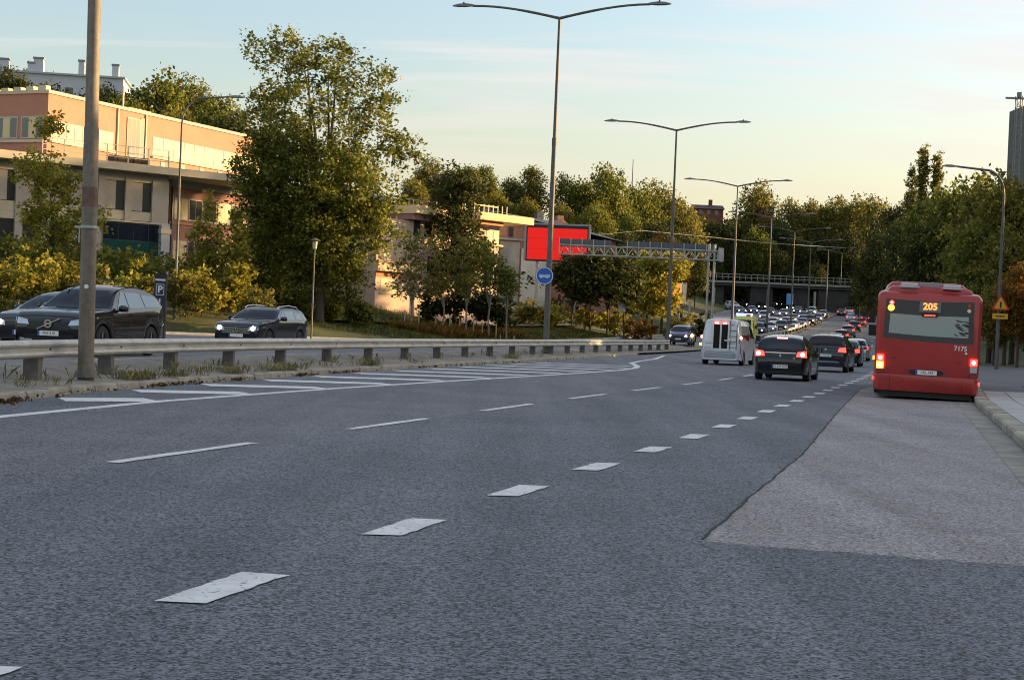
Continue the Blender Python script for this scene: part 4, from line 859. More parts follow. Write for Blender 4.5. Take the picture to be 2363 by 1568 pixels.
for kind, px, py, lb, pt, tn in [
    ('suv', 1697, 715, 'white car at the far left head of the oncoming jam, under the bridge', CP_WHITE, .5),
    ('estate', 1728, 709, 'silver estate by the bridge pier behind the white car', CP_SILVER, .5),
    ('hatch', 1739, 724, 'dark blue car in the oncoming jam just above the ambulance roof', CP_BLUE, .35),
    ('sedan', 1776, 727, 'black car with bright lamps in the oncoming jam left of the orange pole', CP_BLACK, .1),
    ('suv', 1784, 709, 'pale tall car at the back of the jam before the middle bridge pier', CP_WHITE, .3),
    ('sedan', 1809, 707, 'dark red car at the very back of the jam under the bridge', mat('paint_maroon', (.10, .01, .012), .3, coat=.8), .3),
    ('estate', 1806, 731, 'grey car in the jam directly left of the orange sunlit pole', CP_GREY, 0),
    ('sedan', 1838, 724, 'charcoal car in the jam directly right of the orange sunlit pole', CP_CHAR, 0),
    ('hatch', 1853, 711, 'white hatchback in the back row of the jam right of the orange pole', CP_WHITE, .1),
    ('suv', 1870, 728, 'silver car in the jam two poles right of the orange one', CP_SILVER, 0),
    ('sedan', 1876, 714, 'black saloon in the back row of the jam near the right end', CP_BLACK, .1),
    ('estate', 1792, 745, 'dark estate in the middle rows of the jam with a pale roof', CP_CHAR, 0),
    ('sedan', 1826, 744, 'grey saloon in the middle rows of the jam before the orange pole', CP_GREY, 0),
    ('hatch', 1772, 768, 'silver hatchback in the front row of the jam beside the van', CP_SILVER, 0),
    ('suv', 1800, 767, 'dark blue car in the front row of the jam above the black hatchback', CP_NAVY, 0),
    ('estate', 1826, 761, 'pale silver car in the front row of the jam left of the guardrail end', CP_SILVER, 0),
    ('sedan', 1848, 755, 'grey saloon close to the far guardrail in the jam', CP_GREY, 0),
    ('suv', 1866, 750, 'black car with bright lamps hugging the far guardrail', CP_BLACK, 0),
    ('hatch', 1884, 743, 'small dark car with one bright lamp at the right end of the jam', CP_BLUE, 0),
    ('sedan', 1712, 724, 'grey car in the jam behind the left street lamp pole', CP_GREY, .4),
    ('hatch', 1757, 714, 'dark hatchback between the two left bridge piers', CP_CHAR, .4),
    ('suv', 1762, 740, 'silver car in the jam just right of the ambulance', CP_SILVER, .1),
    ('estate', 1822, 717, 'black estate in the second row of the jam behind the orange pole', CP_BLACK, .1),
    ('hatch', 1850, 738, 'blue hatchback in the middle of the jam right of the orange pole', CP_BLUE, 0),
    ('sedan', 1780, 754, 'white saloon in the jam left of the orange pole foot', CP_WHITE, 0),
    ('hatch', 1812, 754, 'silver hatchback in the jam at the orange pole foot', CP_SILVER, 0),
    ('estate', 1896, 733, 'grey estate at the far right end of the jam', CP_GREY, 0),
    ('sedan', 1758, 760, 'black saloon in the front rows of the jam nearest the ambulance', CP_BLACK, 0),
    ('suv', 1744, 776, 'dark car with glaring headlights right beside the silver van', CP_BLACK, 0)]:
    opp(kind, px, py, lb, pt, tn)
# lone oncoming car before the yellow bush
g_ = at(1572, 783, 128); h = IN(128)
lone, _, _ = make_car('crossover', 'dark car with two bright headlamps beyond the guardrail end, beside a motorcycle', 'car', (g_.x, g_.y, z_road(128) + .3), h, CP_BLUE, rear_on=False, low=True)
def ahead(kind, px, py, label, paint, back=2.2):
    g_ = gnd(px, py); h = RGT(g_.y); fw = Vector((math.cos(h), math.sin(h), 0)); c0 = g_ + fw * back
    return far_car(kind, label, c0.x, c0.y, z_road(c0.y), h, paint, False, 'cars queueing ahead with brake lights on')
for kind, px, py, lb, pt in [
    ('sedan', 1945, 845, 'black car half hidden behind the black crossover, red light showing', CP_BLACK),
    ('hatch', 1972, 832, 'silver car in the right lane close to the bus', CP_SILVER),
    ('estate', 1925, 800, 'grey estate peeking over the black crossover', CP_GREY),
    ('hatch', 1940, 789, 'dark grey hatchback fourth ahead with orange brake light', CP_CHAR),
    ('suv', 1955, 779, 'tall dark car in the queue with one glowing orange lamp', CP_GREY),
    ('suv', 1970, 766, 'black sport utility car in the queue behind the red car', CP_BLACK),
    ('hatch', 1985, 754, 'bright red car in the queue ahead, left of the bus', CP_RED),
    ('estate', 1996, 744, 'dark estate between the red car and the bus', CP_CHAR),
    ('sedan', 1962, 742, 'silver saloon left of the red car in the queue ahead', CP_SILVER),
    ('suv', 1958, 728, 'white car farthest ahead on the right carriageway', CP_WHITE),
    ('sedan', 1940, 729, 'dark saloon beside the farthest white car', CP_CHAR)]:
    ahead(kind, px, py, lb, pt)

# ambulance: pale yellow-green high van with blue lights
g_ = at(1716, 800, 150); h = IN(150); am = thing('ambulance', 'yellow-green ambulance van with blue roof lights behind the silver van', 'van', (g_.x, 150, z_road(150) + .3), h)
ac = dict(CARS['minivan']); ac['L'] = 5.6; ac['out'] = [(x * 1.13, z * 1.38 if z > 1.2 else z) for x, z in ac['out']]; ac['W'] = 2.1; ac['belt'] = 1.35; ac['low'] = True; ac['axles'] = (1.75, -1.6)
mb = car_body(ac); bva = BVHTree.FromPolygons(mb.v, mb.f); mb.build('body', mat('ambulance_yellow', (.62, .64, .16), .4, coat=.4), am, 42)
patch(bva, [(0, -.8, 1.50), (0, .8, 1.50), (0, .72, 2.25), (0, -.72, 2.25)], (-1, 0, 0), GLASS, am, 'windscreen', 5, 4)
patch(bva, [(0, -.9, 1.0), (0, .9, 1.0), (0, .85, 1.40), (0, -.85, 1.40)], (-1, 0, 0), mat('ambulance_green', (.10, .42, .10), .4), am, 'bonnet_band', 5, 3)
MB().bb(.4, .9, -.75, .75, 2.70, 2.86).build('blue_light_bar', mat('beacon_blue', (.05, .12, .6), .3, emit=(.25, .4, 1), estr=3), am)
MB().bb(.9, 1.15, .2, .62, 2.58, 2.80).build('roof_sign', mat('ambulance_orange', (.6, .22, .03), .4), am)
for s in (1, -1):
    patch(bva, [(1.6, 0, 1.5), (.8, 0, 1.5), (.8, 0, 2.2), (1.3, 0, 2.2)], (0, -s, 0), GLASS, am, 'side_window', 3, 3)
    MB().disc(bva.ray_cast(Vector((8, s * .72, .85)), Vector((-1, 0, 0)))[0], (1, 0, 0), .12, .1, .03, 12).build('headlight', HEAD_ON, am)
    MB().box((1.75, s * 1.22, 1.6), (.12, .22, .34)).build('mirror', BLACK, am)
    for ax in ac['axles']: wheel_parts(am, ax, s * .92, .34, low=True)

# motorcycle with rider beside the lone car
g_ = at(1598, 783, 124); h = IN(124)
mo = thing('motorcycle', 'yellow motorcycle riding beside the dark oncoming car', 'motorcycle', (g_.x, g_.y, z_road(124) + .3), h)
for x in (.72, -.70):
    m = MB(); m.loft([[(x + .31 * a * math.cos(q), b, .31 + .31 * a * math.sin(q)) for a, b in ((.7, -.06), (1, -.045), (1, .045), (.7, .06))] for q in np.linspace(0, 2 * math.pi, 19)], cap=False); w_ = m.build('wheel', RUBBER, mo, 40)
    MB().disc((x, -.03, .31), (0, 1, 0), .215, .215, .06, 16).build('rim', RIM, w_)
mbt = MB(); mbt.loft([[(x, w * a, z0 + (z1 - z0) * b) for a, b in ((-1, .2), (-.6, 0), (.6, 0), (1, .2), (.9, .8), (.4, 1), (-.4, 1), (-.9, .8))] for x, w, z0, z1 in ((.62, .14, .55, .95), (.45, .22, .45, 1.08), (.15, .20, .38, .98), (-.2, .17, .40, .82), (-.75, .13, .62, .86), (-1.0, .06, .72, .84))]); mbt.build('fairing', mat('moto_yellow', (.60, .36, .03), .35, coat=.6), mo, 45)
MB().tube([(.72, .08, .31), (.50, .08, .95)], .03, 6).build('fork', CHROME, mo); MB().tube([(.72, -.08, .31), (.50, -.08, .95)], .03, 6).build('fork', CHROME, mo)
MB().tube([(.40, -.36, 1.05), (.48, 0, 1.04), (.40, .36, 1.05)], .018, 6).build('handlebar', BLACK, mo); MB().disc((.64, 0, .86), (1, 0, 0), .09, .07, .03, 14).build('headlight', HEAD_ON, mo)
MB().add([(.5, -.16, 1.05), (.5, .16, 1.05), (.36, .13, 1.32), (.36, -.13, 1.32)], [(0, 1, 2, 3)]).build('windshield', GLASS, mo)
def skin_body(name, joints, edges, mt, parent=None, root=0, sub=2, loc=None):
    me = bpy.data.meshes.new(name); me.from_pydata([j[0] for j in joints], edges, []); o = link(name, me, parent, loc)
    sk = o.modifiers.new('skin', 'SKIN'); sk.use_smooth_shade = True; o.modifiers.new('sub', 'SUBSURF').levels = sub; o.modifiers['sub'].render_levels = sub
    for i, j in enumerate(joints):
        r_ = j[1] if isinstance(j[1], tuple) else (j[1], j[1]); me.skin_vertices[0].data[i].radius = r_; me.skin_vertices[0].data[i].use_root = (i == root)
    me.materials.append(mt); return o
LEATHER = mat('leather_black', (.02, .02, .022), .5)
rd = thing('person', 'motorcyclist in dark riding clothes and helmet beside the oncoming car', 'person', (g_.x, g_.y, z_road(124) + .3), h)
J = [((-.25, 0, .90), (.17, .15)), ((-.18, 0, 1.10), (.15, .17)), ((-.06, 0, 1.36), (.14, .19)), ((.02, 0, 1.50), (.07, .07)), ((.05, 0, 1.62), (.09, .09)),
     ((-.03, .21, 1.38), .075), ((.10, .34, 1.18), .058), ((.36, .33, 1.08), .045), ((-.03, -.21, 1.38), .075), ((.10, -.34, 1.18), .058), ((.36, -.33, 1.08), .045),
     ((-.18, .14, .86), .11), ((.22, .24, .78), .085), ((-.08, .20, .42), .06), ((.06, .21, .36), .05), ((-.18, -.14, .86), .11), ((.22, -.24, .78), .085), ((-.08, -.20, .42), .06), ((.06, -.21, .36), .05)]
skin_body('body', J, [(0, 1), (1, 2), (2, 3), (3, 4), (2, 5), (5, 6), (6, 7), (2, 8), (8, 9), (9, 10), (0, 11), (11, 12), (12, 13), (13, 14), (0, 15), (15, 16), (16, 17), (17, 18)], LEATHER, rd, 0, 1)
m = MB(); rg = []
for q in np.linspace(-1, 1, 9): rg.append([(.06 + .145 * math.sqrt(max(.02, 1 - q * q)) * math.cos(a) * 1.1, .13 * math.sqrt(max(.02, 1 - q * q)) * math.sin(a), 1.68 + .15 * q) for a in np.linspace(0, 2 * math.pi, 15)[:-1]])
m.loft(rg).build('helmet', mat('helmet_white', (.6, .6, .6), .3, coat=.6), rd, 60); MB().box((.20, 0, 1.70), (.05, .19, .09)).build('visor', GLASS, rd)
# ================================================================ BUILDINGS AND STRUCTURES
class Frame:
    """boxes laid out in a turned local frame: x along the front, y into the building, z up"""
    def __init__(s, root, o, ang): s.root = root; s.o = Vector(o); s.R = Matrix.Rotation(ang, 3, 'Z')
    def P(s, p): return s.R @ Vector(p) + s.o - s.root.location
    def box(s, name, mt, x0, x1, y0, y1, z0, z1, parent=None, mb=None):
        b = MB().bb(x0, x1, y0, y1, z0, z1); b.v = [tuple(s.P(p)) for p in b.v]
        if mb is not None: mb.add(b.v, b.f); return mb
        return b.build(name, mt, parent or s.root)
    def t_at(s, px, py):
        a, b, _ = ray(px, py); e = s.R @ Vector((1, 0, 0)); r = a / b
        return (r * s.o.y - s.o.x) / (e.x - r * e.y)
    def win(s, x0, x1, z0, z1, glass, frame, y=0.0, cols=1, parent=None, depth=.10, sill=True, name='window'):
        w = s.box(name, frame, x0, x1, y - .02, y + .06, z0, z1, parent)
        n = cols; g = .05
        for i in range(n):
            a = x0 + g + (x1 - x0 - 2 * g) * i / n; c = x0 + g + (x1 - x0 - 2 * g) * (i + 1) / n
            s.box('pane', glass, a + (.02 if i else 0), c - (.02 if i < n - 1 else 0), y - .028, y - .021, z0 + g, z1 - g, w)
        if sill: s.box('sill', frame, x0 - .04, x1 + .04, y - .10, y - .03, z0 - .06, z0 - .001, w)
        return w
PINK = mat('pink_render', (.42, .20, .135), .85, var=.08, scale=.6, fine=.06, fscale=8)
PINKD = mat('pink_render_low', (.32, .165, .14), .85, var=.08, scale=.6, fine=.06, fscale=8)
BEIGE = mat('beige_concrete', (.43, .38, .32), .85, var=.12, scale=.7, fine=.08, fscale=8)
PALEC = mat('pale_panel', (.52, .45, .33), .8, var=.08, scale=1)
GREYB = mat('grey_band', (.34, .34, .35), .8, var=.08, scale=1)
BLIND = mat('window_blind', (.62, .50, .27), .6, var=.05, scale=2)
WFRAME = mat('window_frame', (.45, .42, .36), .6)
DFRAME = mat('dark_frame', (.03, .035, .04), .5)
TEALG = mat('teal_glass', (.02, .075, .07), .06, spec=.8)
OFFG = mat('office_glass', (.045, .05, .05), .05, spec=.9)

root = thing('office_building', 'pink and beige office block with terrace and sunlit upper floor behind young trees', 'building', (-26, 108, ground_z(-26, 108)))
# upper, set-back storey with its long sunlit front
U = Frame(root, at(105, 400, 104) * Vector((1, 1, 0)), math.atan2(.912, .41)); tz = at(105, 215, 104).z; LU = U.t_at(600, 320)
fl = 10.3
U.box('upper_wall', PINK, 0, LU, 0, 16, fl, tz)
U.box('parapet', PALEC, -.12, LU + .1, -.12, 16.1, tz, tz + .22)
for x in (U.t_at(270, 300), U.t_at(335, 300)): U.box('downpipe', PALEC, x - .06, x + .06, -.12, -.02, fl, tz - .02)
zt_, zb_ = tz - 1.75, tz - 2.95
a0 = .25; a1 = U.t_at(262, 320); n_ = 8
for i in range(n_): U.win(a0 + (a1 - a0) * i / n_, a0 + (a1 - a0) * (i + 1) / n_ - .05, zb_, zt_, BLIND, WFRAME, sill=False)
U.box('cornice', PALEC, a0 - .1, a1 + .1, -.18, -.03, zb_ - .25, zb_ - .05)
x0, x1 = U.t_at(291, 330), U.t_at(322, 330)
U.win(x0, x1, tz - 3.2, tz - .45, OFFG, BLIND, y=-.05, cols=3, sill=False); U.box('side_glazing', DFRAME, x1 + .02, x1 + .5, -.04, .02, tz - 3.2, tz - .3)
b0, b1 = U.t_at(352, 330), U.t_at(600, 360); n_ = 11
for i in range(n_): U.win(b0 + (b1 - b0) * i / n_, b0 + (b1 - b0) * (i + 1) / n_ - .06, tz - 2.75, tz - 1.45, BLIND, WFRAME, sill=False)
U.box('cornice', PALEC, b0 - .1, b1, -.16, -.03, tz - 3.0, tz - 2.8)
for x in np.linspace(b0 + 1, b1 - 1, 6): U.box('door_panel', PALEC, x, x + .5, -.05, -.022, fl + .3, tz - 3.1)
# camera-facing end of the upper storey with windows
for i in range(5):
    y0 = .3 + 2.2 * i; w_ = U.box('window', WFRAME, -.05, .02, y0, y0 + 1.9, tz - 3.0, tz - 1.5)
    for k in range(3): U.box('pane', OFFG if k != 1 else BLIND, -.058, -.051, y0 + .08 + .6 * k, y0 + .62 + .6 * k, tz - 2.9, tz - 1.6, w_)
U.box('end_sill', PALEC, -.12, -.03, 0, 12, tz - 3.25, tz - 3.05)
for k in range(9): U.box('roof_vent', BLIND if k % 2 else PALEC, 2.0, 2.5, 2 + 1.1 * k, 2.6 + 1.1 * k, tz + .23, tz + .9 - .04 * k)
U.box('mast', PALEC, 9, 9.1, 1, 1.1, tz + .23, tz + 1.9); U.box('roof_box', PALEC, 11, 13.5, 2, 4, tz + .23, tz + .7)
# lower block, facing the camera more squarely
B0 = at(388, 450, 101) * Vector((1, 1, 0)); ang = rad(40); e_ = Vector((math.cos(ang), math.sin(ang), 0)); A0 = B0 - e_ * 17
Lw = Frame(root, A0, ang); gz_ = 2.6; LL = 17.0
zs = [at(388, y_, 101).z for y_ in (390, 407, 419, 427, 494, 515, 521)]   # slab top, bottom, lintel top, head, sill, spandrel, door head
Lw.box('lower_wall', BEIGE, 0, LL, .25, 14, gz_, zs[1])
sl = Lw.box('terrace_slab', PALEC, -1, LL + 8, -1.1, 15, zs[1], zs[0])
Lw.box('slab_shadow_band', GREYB, 0, LL, .05, .24, zs[2], zs[1] - .01)  # grey band from the lintel tops up to the slab
edges = [(389, 351), (304, 289), (242, 226), (180, 163), (115, 98), (54, 36), (-8, -26)]
for p1, p0 in edges: Lw.box('pilaster', BEIGE, Lw.t_at(p0, 460), Lw.t_at(p1, 460), -.02, .26, gz_, zs[2])
for (p0, p1) in ((304, 351), (242, 289), (180, 226), (115, 163), (54, 98), (-8, 36)):
    x0, x1 = Lw.t_at(p0, 460) + .01, Lw.t_at(p1, 460) - .01; xm = x0 + (x1 - x0) * .56
    Lw.box('lintel', PALEC, x0, x1, .06, .24, zs[3], zs[2] - .01)
    w_ = Lw.box('window', DFRAME, x0, x1, .16, .24, zs[4], zs[3] - .002)
    Lw.box('blind_panel', BEIGE, x0 + .04, xm, .10, .155, zs[4] + .05, zs[3] - .04, w_); Lw.box('pane', OFFG, xm + .05, x1 - .05, .13, .155, zs[4] + .05, zs[3] - .05, w_)
    Lw.box('spandrel', PALEC, x0, x1, .06, .24, zs[5], zs[4] - .002)
    if p0 < 200:
        w_ = Lw.box('window', DFRAME, x0, x1, .16, .24, zs[6] - 2.6, zs[5] - .5); Lw.box('pane', OFFG, x0 + .05, x1 - .05, .13, .155, zs[6] - 2.5, zs[5] - .55, w_)
        Lw.box('spandrel', PALEC, x0, x1, .06, .24, zs[5] - .48, zs[5] - .01)
ex0, ex1 = Lw.t_at(236, 560), Lw.t_at(374, 560)
en = Lw.box('entrance', DFRAME, ex0, ex1, -.10, -.03, gz_, zs[6])
for i in range(4):
    a = ex0 + (ex1 - ex0) * i / 4; c = ex0 + (ex1 - ex0) * (i + 1) / 4
    Lw.box('pane', TEALG, a + .03, c - .03, -.118, -.101, gz_ + .1, zs[6] - 1.15, en); Lw.box('transom_pane', mat('transom_glass', (.012, .02, .035), .08, spec=.8), a + .03, c - .03, -.118, -.101, zs[6] - 1.1, zs[6] - .06, en)
Lw.box('canopy_edge', PALEC, ex0 - .1, LL + .1, -.2, -.03, zs[6] + .01, zs[6] + .12)
Lw.box('column', mat('column_grey', (.42, .43, .45), .7), LL - .62, LL - .02, -.5, -.05, gz_, zs[6] - .02); Lw.box('column_cap', PALEC, LL - .68, LL + .04, -.56, -.04, zs[6] - .55, zs[6] - .25)
# terrace railing
for i in range(7):
    x = 8 + 1.4 * i; Lw.box('baluster', WFRAME, x, x + .07, -1.0, -.93, zs[0], zs[0] + 1.05)
for dz in (1.02, .6, .3): Lw.box('rail', WFRAME, 8, LL - .5, -1.0, -.95, zs[0] + dz, zs[0] + dz + .05)
for k in range(5): Lw.box('planter', mat('planter', (.09, .06, .035), .9), 12.6 + k * .55, 13.1 + k * .55, -.6, -.2, zs[0], zs[0] + .45)
# right wing with two rows of windows
Wg = Frame(root, at(391, 500, 103) * Vector((1, 1, 0)), math.atan2(.85, .52)); LW = 16
zw = [at(430, y_, 106).z for y_ in (413, 440, 463, 511, 559, 612)]
Wg.box('wing_wall', PINKD, 0, LW, 0, 10, gz_, zw[1]); Wg.box('wing_band', GREYB, -.05, LW, -.25, 10, zw[1], zw[0] - .2); Wg.box('band_rail', GREYB, -.05, LW, -.28, -.2, zw[0] - .08, zw[0])
for i in range(11):
    x = .4 + i * 1.4
    Wg.box('rail_post', GREYB, x, x + .06, -.27, -.21, zw[0] - .2, zw[0] - .081)
    for a, b in ((zw[3], zw[2]), (zw[5], zw[4])): Wg.win(x, x + 1.28, a, b, OFFG if i % 3 else BLIND, WFRAME, cols=2)
Wg.box('string_course', PINK, -.02, LW, -.10, -.01, zw[3] - .35, zw[3] - .2)
Wg.box('drainpipe', DFRAME, .08, .2, -.14, -.03, gz_, zw[1])

# long white building with chimneys on the hill
p = at(40, 200, 215); wb = thing('hilltop_building', 'long white building with tall chimneys on the hilltop at upper left', 'building', (p.x, 215, ground_z(p.x, 215)))
Fh = Frame(wb, (at(-40, 200, 215).x, 215, 0), rad(8)); zt_ = at(150, 178, 218).z
xe_ = Fh.t_at(285, 175); Fh.box('wall', BUILDW, 0, xe_, 0, 9, 14, zt_); rf = Fh.box('roof', mat('pale_roof', (.38, .41, .46), .6), -.3, xe_ + .3, -.3, 9.3, zt_ - .0, zt_ + .25)
for px, h_, w_ in ((5, 1.6, 1.2), (68, 1.3, .9), (85, 2.0, 1.3), (185, 2.0, .8), (264, 1.7, .9)):
    x = Fh.t_at(px, 170)
    ch = Fh.box('chimney', BUILDW, x - w_ / 2, x + w_ / 2, 1.0, 1.0 + w_, zt_ + .26, zt_ + h_ + .2, rf); Fh.box('chimney_cap', mat('cap_grey', (.22, .23, .25), .7), x - w_ / 2 - .1, x + w_ / 2 + .1, .9, 1.1 + w_, zt_ + h_ + .2, zt_ + h_ + .45, rf)
for k in range(5): Fh.win(1 + 3.3 * k, 2.2 + 3.3 * k, zt_ - 3.2, zt_ - 1.6, OFFG, BUILDW, y=-.02, sill=False)

# sunlit cream house with flat roofs
CREAM = mat('cream_render', (.72, .54, .30), .85, var=.06, scale=.6)
OCHRE = mat('ochre_band', (.52, .25, .12), .85)
hs = thing('cream_house', 'sunlit cream house with flat roofs and roof terrace behind small trees', 'house', (-6, 118, ground_z(-6, 118)))
Hf = Frame(hs, at(868, 600, 112) * Vector((1, 1, 0)), rad(50)); x_ = lambda px: Hf.t_at(px, 580); z_ = lambda px, py: at(px, py, (Hf.R @ Vector((Hf.t_at(px, py), 0, 0)) + Hf.o).y).z
zg = .3; X1, X2, X3 = x_(935), x_(1097), x_(1150)
Hf.box('wall', mat('peach_render', (.58, .43, .33), .85, var=.06, scale=.6), 0, X3, 0, 9, zg, z_(1000, 515)); Hf.box('ochre_band', OCHRE, -.02, X1 + 1.2, -.04, -.005, z_(900, 640), z_(900, 630))
Hf.box('balcony', CREAM, -.3, X1 + 1.2, -.5, -.01, z_(900, 627), z_(900, 608)); Hf.box('balcony_slab', OCHRE, -.3, X1 + 1.2, -.55, -.02, z_(900, 607), z_(900, 604))
Hf.box('canopy', CREAM, x_(935), x_(1015), -.9, 4, z_(975, 496), z_(975, 477)); Hf.box('canopy_soffit', PINKD, x_(937), x_(1013), -.6, 3.8, z_(975, 510), z_(975, 496) - .01)
Hf.box('canopy', CREAM, x_(1085), x_(1209), -.9, 4, z_(1150, 513), z_(1150, 496)); Hf.box('canopy_soffit', OCHRE, x_(1095), x_(1152), -.3, 3, z_(1150, 522), z_(1150, 513) - .01)
for a, b, c, d in ((880, 905, 605, 565), (912, 928, 605, 565), (880, 925, 677, 645), (1120, 1134, 560, 528), (1136, 1148, 560, 528), (950, 968, 560, 520), (975, 995, 560, 520), (1040, 1075, 570, 530), (985, 1003, 640, 600), (1012, 1030, 640, 600), (1050, 1068, 640, 600), (1080, 1095, 640, 600), (1118, 1140, 640, 600), (1000, 1022, 690, 655), (1070, 1090, 690, 655)):
    Hf.win(x_(a), x_(b), z_(900 if a < 930 else 1100, c), z_(900 if a < 930 else 1100, d), BLIND if a in (880, 912, 1120, 1136) else OFFG, CREAM, cols=1 if a < 985 else 2)
Hf.box('string_course', CREAM, X2 - 1, X3 + .3, -.2, -.01, z_(1120, 566), z_(1120, 562))
for k in range(10): Hf.box('terrace_post', WFRAME, x_(1075) + .55 * k, x_(1075) + .55 * k + .06, .3, .36, z_(1150, 495), z_(1150, 474))
Hf.box('terrace_rail', CREAM, x_(1072), x_(1150), .3, .38, z_(1110, 474), z_(1110, 471)); Hf.box('stair_head', CREAM, x_(1075), x_(1098), 1, 3, z_(1110, 494), z_(1110, 478))
for k in range(7): Hf.box('terrace_post', WFRAME, x_(945) + .5 * k, x_(945) + .5 * k + .05, .3, .35, z_(975, 477), z_(975, 462))
Hf.box('terrace_rail', WFRAME, x_(940), x_(1012), .3, .36, z_(975, 463), z_(975, 461)); Hf.box('roof_plant', GREYB, x_(905), x_(928), 2, 4, z_(1000, 515), z_(920, 450))

# old brick building with dark slate roof
BRICK = mat('brick', (.30, .15, .11), .9, var=.25, scale=3, stretch=(1, 1, 4), fine=.2, fscale=12)
SLATE = mat('slate', (.055, .06, .075), .5, var=.35, scale=1.5, stretch=(.5, .5, 3), fine=.3, fscale=6)
ob = thing('brick_building', 'old brick building with dark slate roof behind the red billboard', 'building', (4, 168, ground_z(4, 168)))
Bf = Frame(ob, at(1148, 560, 166) * Vector((1, 1, 0)), rad(28)); zx = lambda py, px=1290: at(px, py, 168).z; bx = lambda px: Bf.t_at(px, 560)
E1 = bx(1428)
Bf.box('wall', BRICK, 0, E1 - .4, 0, 9, 2.0, zx(545)); Bf.box('gable_block', BRICK, 0, bx(1212), -.3, 8.5, 2.0, zx(508, 1180)); Bf.box('ledge', GREYB, -.1, bx(1213), -.45, -.31, zx(556, 1180), zx(552, 1180))
Bf.box('rendered_wall', mat('stained_render', (.33, .30, .27), .9, var=.35, scale=.5), .1, bx(1196), -.36, -.31, 3.0, zx(560, 1180)); Bf.box('white_wall', mat('lime_wash', (.60, .57, .50), .9, var=.15, scale=.6), bx(1200), bx(1262), -.40, -.31, 3.0, zx(575, 1220))
w_ = Bf.box('window', DFRAME, bx(1170), bx(1180), -.34, -.29, zx(548, 1175), zx(525, 1175)); Bf.box('pane', OFFG, bx(1171.5), bx(1178.5), -.352, -.341, zx(547, 1175), zx(527, 1175), w_)
rv = [(-.3, -.9, zx(500)), (E1 + .5, -.9, zx(548)), (E1 - 5, 4.5, zx(505)), (1.5, 4.5, zx(488)), (-.3, 9.6, zx(500)), (E1 + .5, 9.6, zx(548))]
rm = MB(); rm.add([Bf.P(p) for p in rv], [(0, 1, 2, 3), (1, 5, 2), (5, 4, 3, 2), (4, 0, 3), (0, 4, 5, 1)]); rf = rm.build('roof', SLATE, ob)
for k in range(3):
    q = .55 + .11 * k; b0 = Vector(rv[0]).lerp(Vector(rv[1]), q); t0 = Vector(rv[3]).lerp(Vector(rv[2]), q); b1 = Vector(rv[0]).lerp(Vector(rv[1]), q + .06); t1 = Vector(rv[3]).lerp(Vector(rv[2]), q + .06)
    up = Vector((0, -.03, .05)); MB().add([Bf.P(b0.lerp(t0, .25) + up), Bf.P(b1.lerp(t1, .25) + up), Bf.P(b1.lerp(t1, .75) + up), Bf.P(b0.lerp(t0, .75) + up)], [(0, 1, 2, 3)]).build('skylight', mat('skylight', (.45, .5, .55), .1, spec=.9), rf)
for px in (1160, 1285, 1333): Bf.box('chimney', BRICK if px > 1300 else SLATE, bx(px) - .4, bx(px) + .4, 4, 4.8, zx(505), zx(488 if px > 1300 else 484), rf)
MB().add([Bf.P(v) for v in ((bx(1270), -.95, zx(520)), (bx(1305), -.95, zx(520)), (bx(1288), -.95, zx(505)), (bx(1270), 1, zx(520)), (bx(1305), 1, zx(520)), (bx(1288), 1.5, zx(505)))], [(0, 1, 2), (0, 2, 5, 3), (1, 4, 5, 2)]).build('dormer', PINK, rf)

# red billboard
q = at(1285, 562, 154); bb_ = thing('billboard', 'large plain red billboard in a grey frame behind the lamp pole', 'billboard', (q.x, q.y, ground_z(q.x, q.y)), rad(-4))
zz = lambda py: at(1285, py, 154).z - bb_.location.z
HWb = 74 * 154 / 3608
MB().bb(-HWb, HWb, 0, .35, zz(604), zz(520)).build('panel_box', mat('board_dark', (.03, .03, .035), .6), bb_)
MB().bb(-HWb + .22, HWb - .22, -.03, -.002, zz(600), zz(527)).build('red_panel', mat('poster_red', (.66, .010, .008), .6, emit=(1, .01, .005), estr=.22), bb_)  # emission added to brighten the red; the panel is no lamp
fr = MATS['grey_band']
for q_ in (.34, .67): MB().bb(-HWb + .22, HWb - .22, -.034, -.031, zz(600) + (zz(527) - zz(600)) * q_ - .01, zz(600) + (zz(527) - zz(600)) * q_ + .01).build('panel_seam', mat('poster_seam', (.30, .006, .006), .6), bb_)
for a in ((-HWb - .1, HWb + .1, zz(520), zz(516)), (-HWb - .1, -HWb + .1, zz(604), zz(520)), (HWb - .1, HWb + .1, zz(604), zz(520))): MB().bb(a[0], a[1], -.12, .2, a[2] + .002, a[3] - .002).build('frame_bar', fr, bb_)
for x in (-HWb * .6, HWb * .6): MB().bb(x - .15, x + .15, .36, .66, -.3, zz(530)).build('post', GALV, bb_)

# sign gantry over the oncoming lanes
YG = 136; q = at(1637, 740, YG); gn = thing('sign_gantry', 'grey lattice sign gantry over the oncoming lanes, seen from behind', 'gantry', (q.x, YG, z_road(YG) + .3))
zb0 = gn.location.z; xl = at(1290, 580, YG).x - q.x; zt1, zb1 = at(1637, 579, YG).z - zb0, at(1637, 600, YG).z - zb0
for x in (-.32, .18):
    for y_ in (0,): MB().tube([(x, y_, -.3), (x, y_, zt1 + .6)], .10, 8).build('post', GALV, gn)
for y_ in (-.45, .45):
    for z in (zt1, zb1): MB().tube([(xl, y_, z), (.5, y_, z)], .055, 6).build('chord', GALV, gn)
nb = 14; w_ = (0.5 - xl) / nb
for i in range(nb):
    x = xl + w_ * i
    for y_ in (-.45, .45):
        m = MB(); m.tube([(x, y_, zb1), (x + w_ / 2, y_, zt1), (x + w_, y_, zb1)], .032, 5); m.build('lattice_brace', GALV, gn)
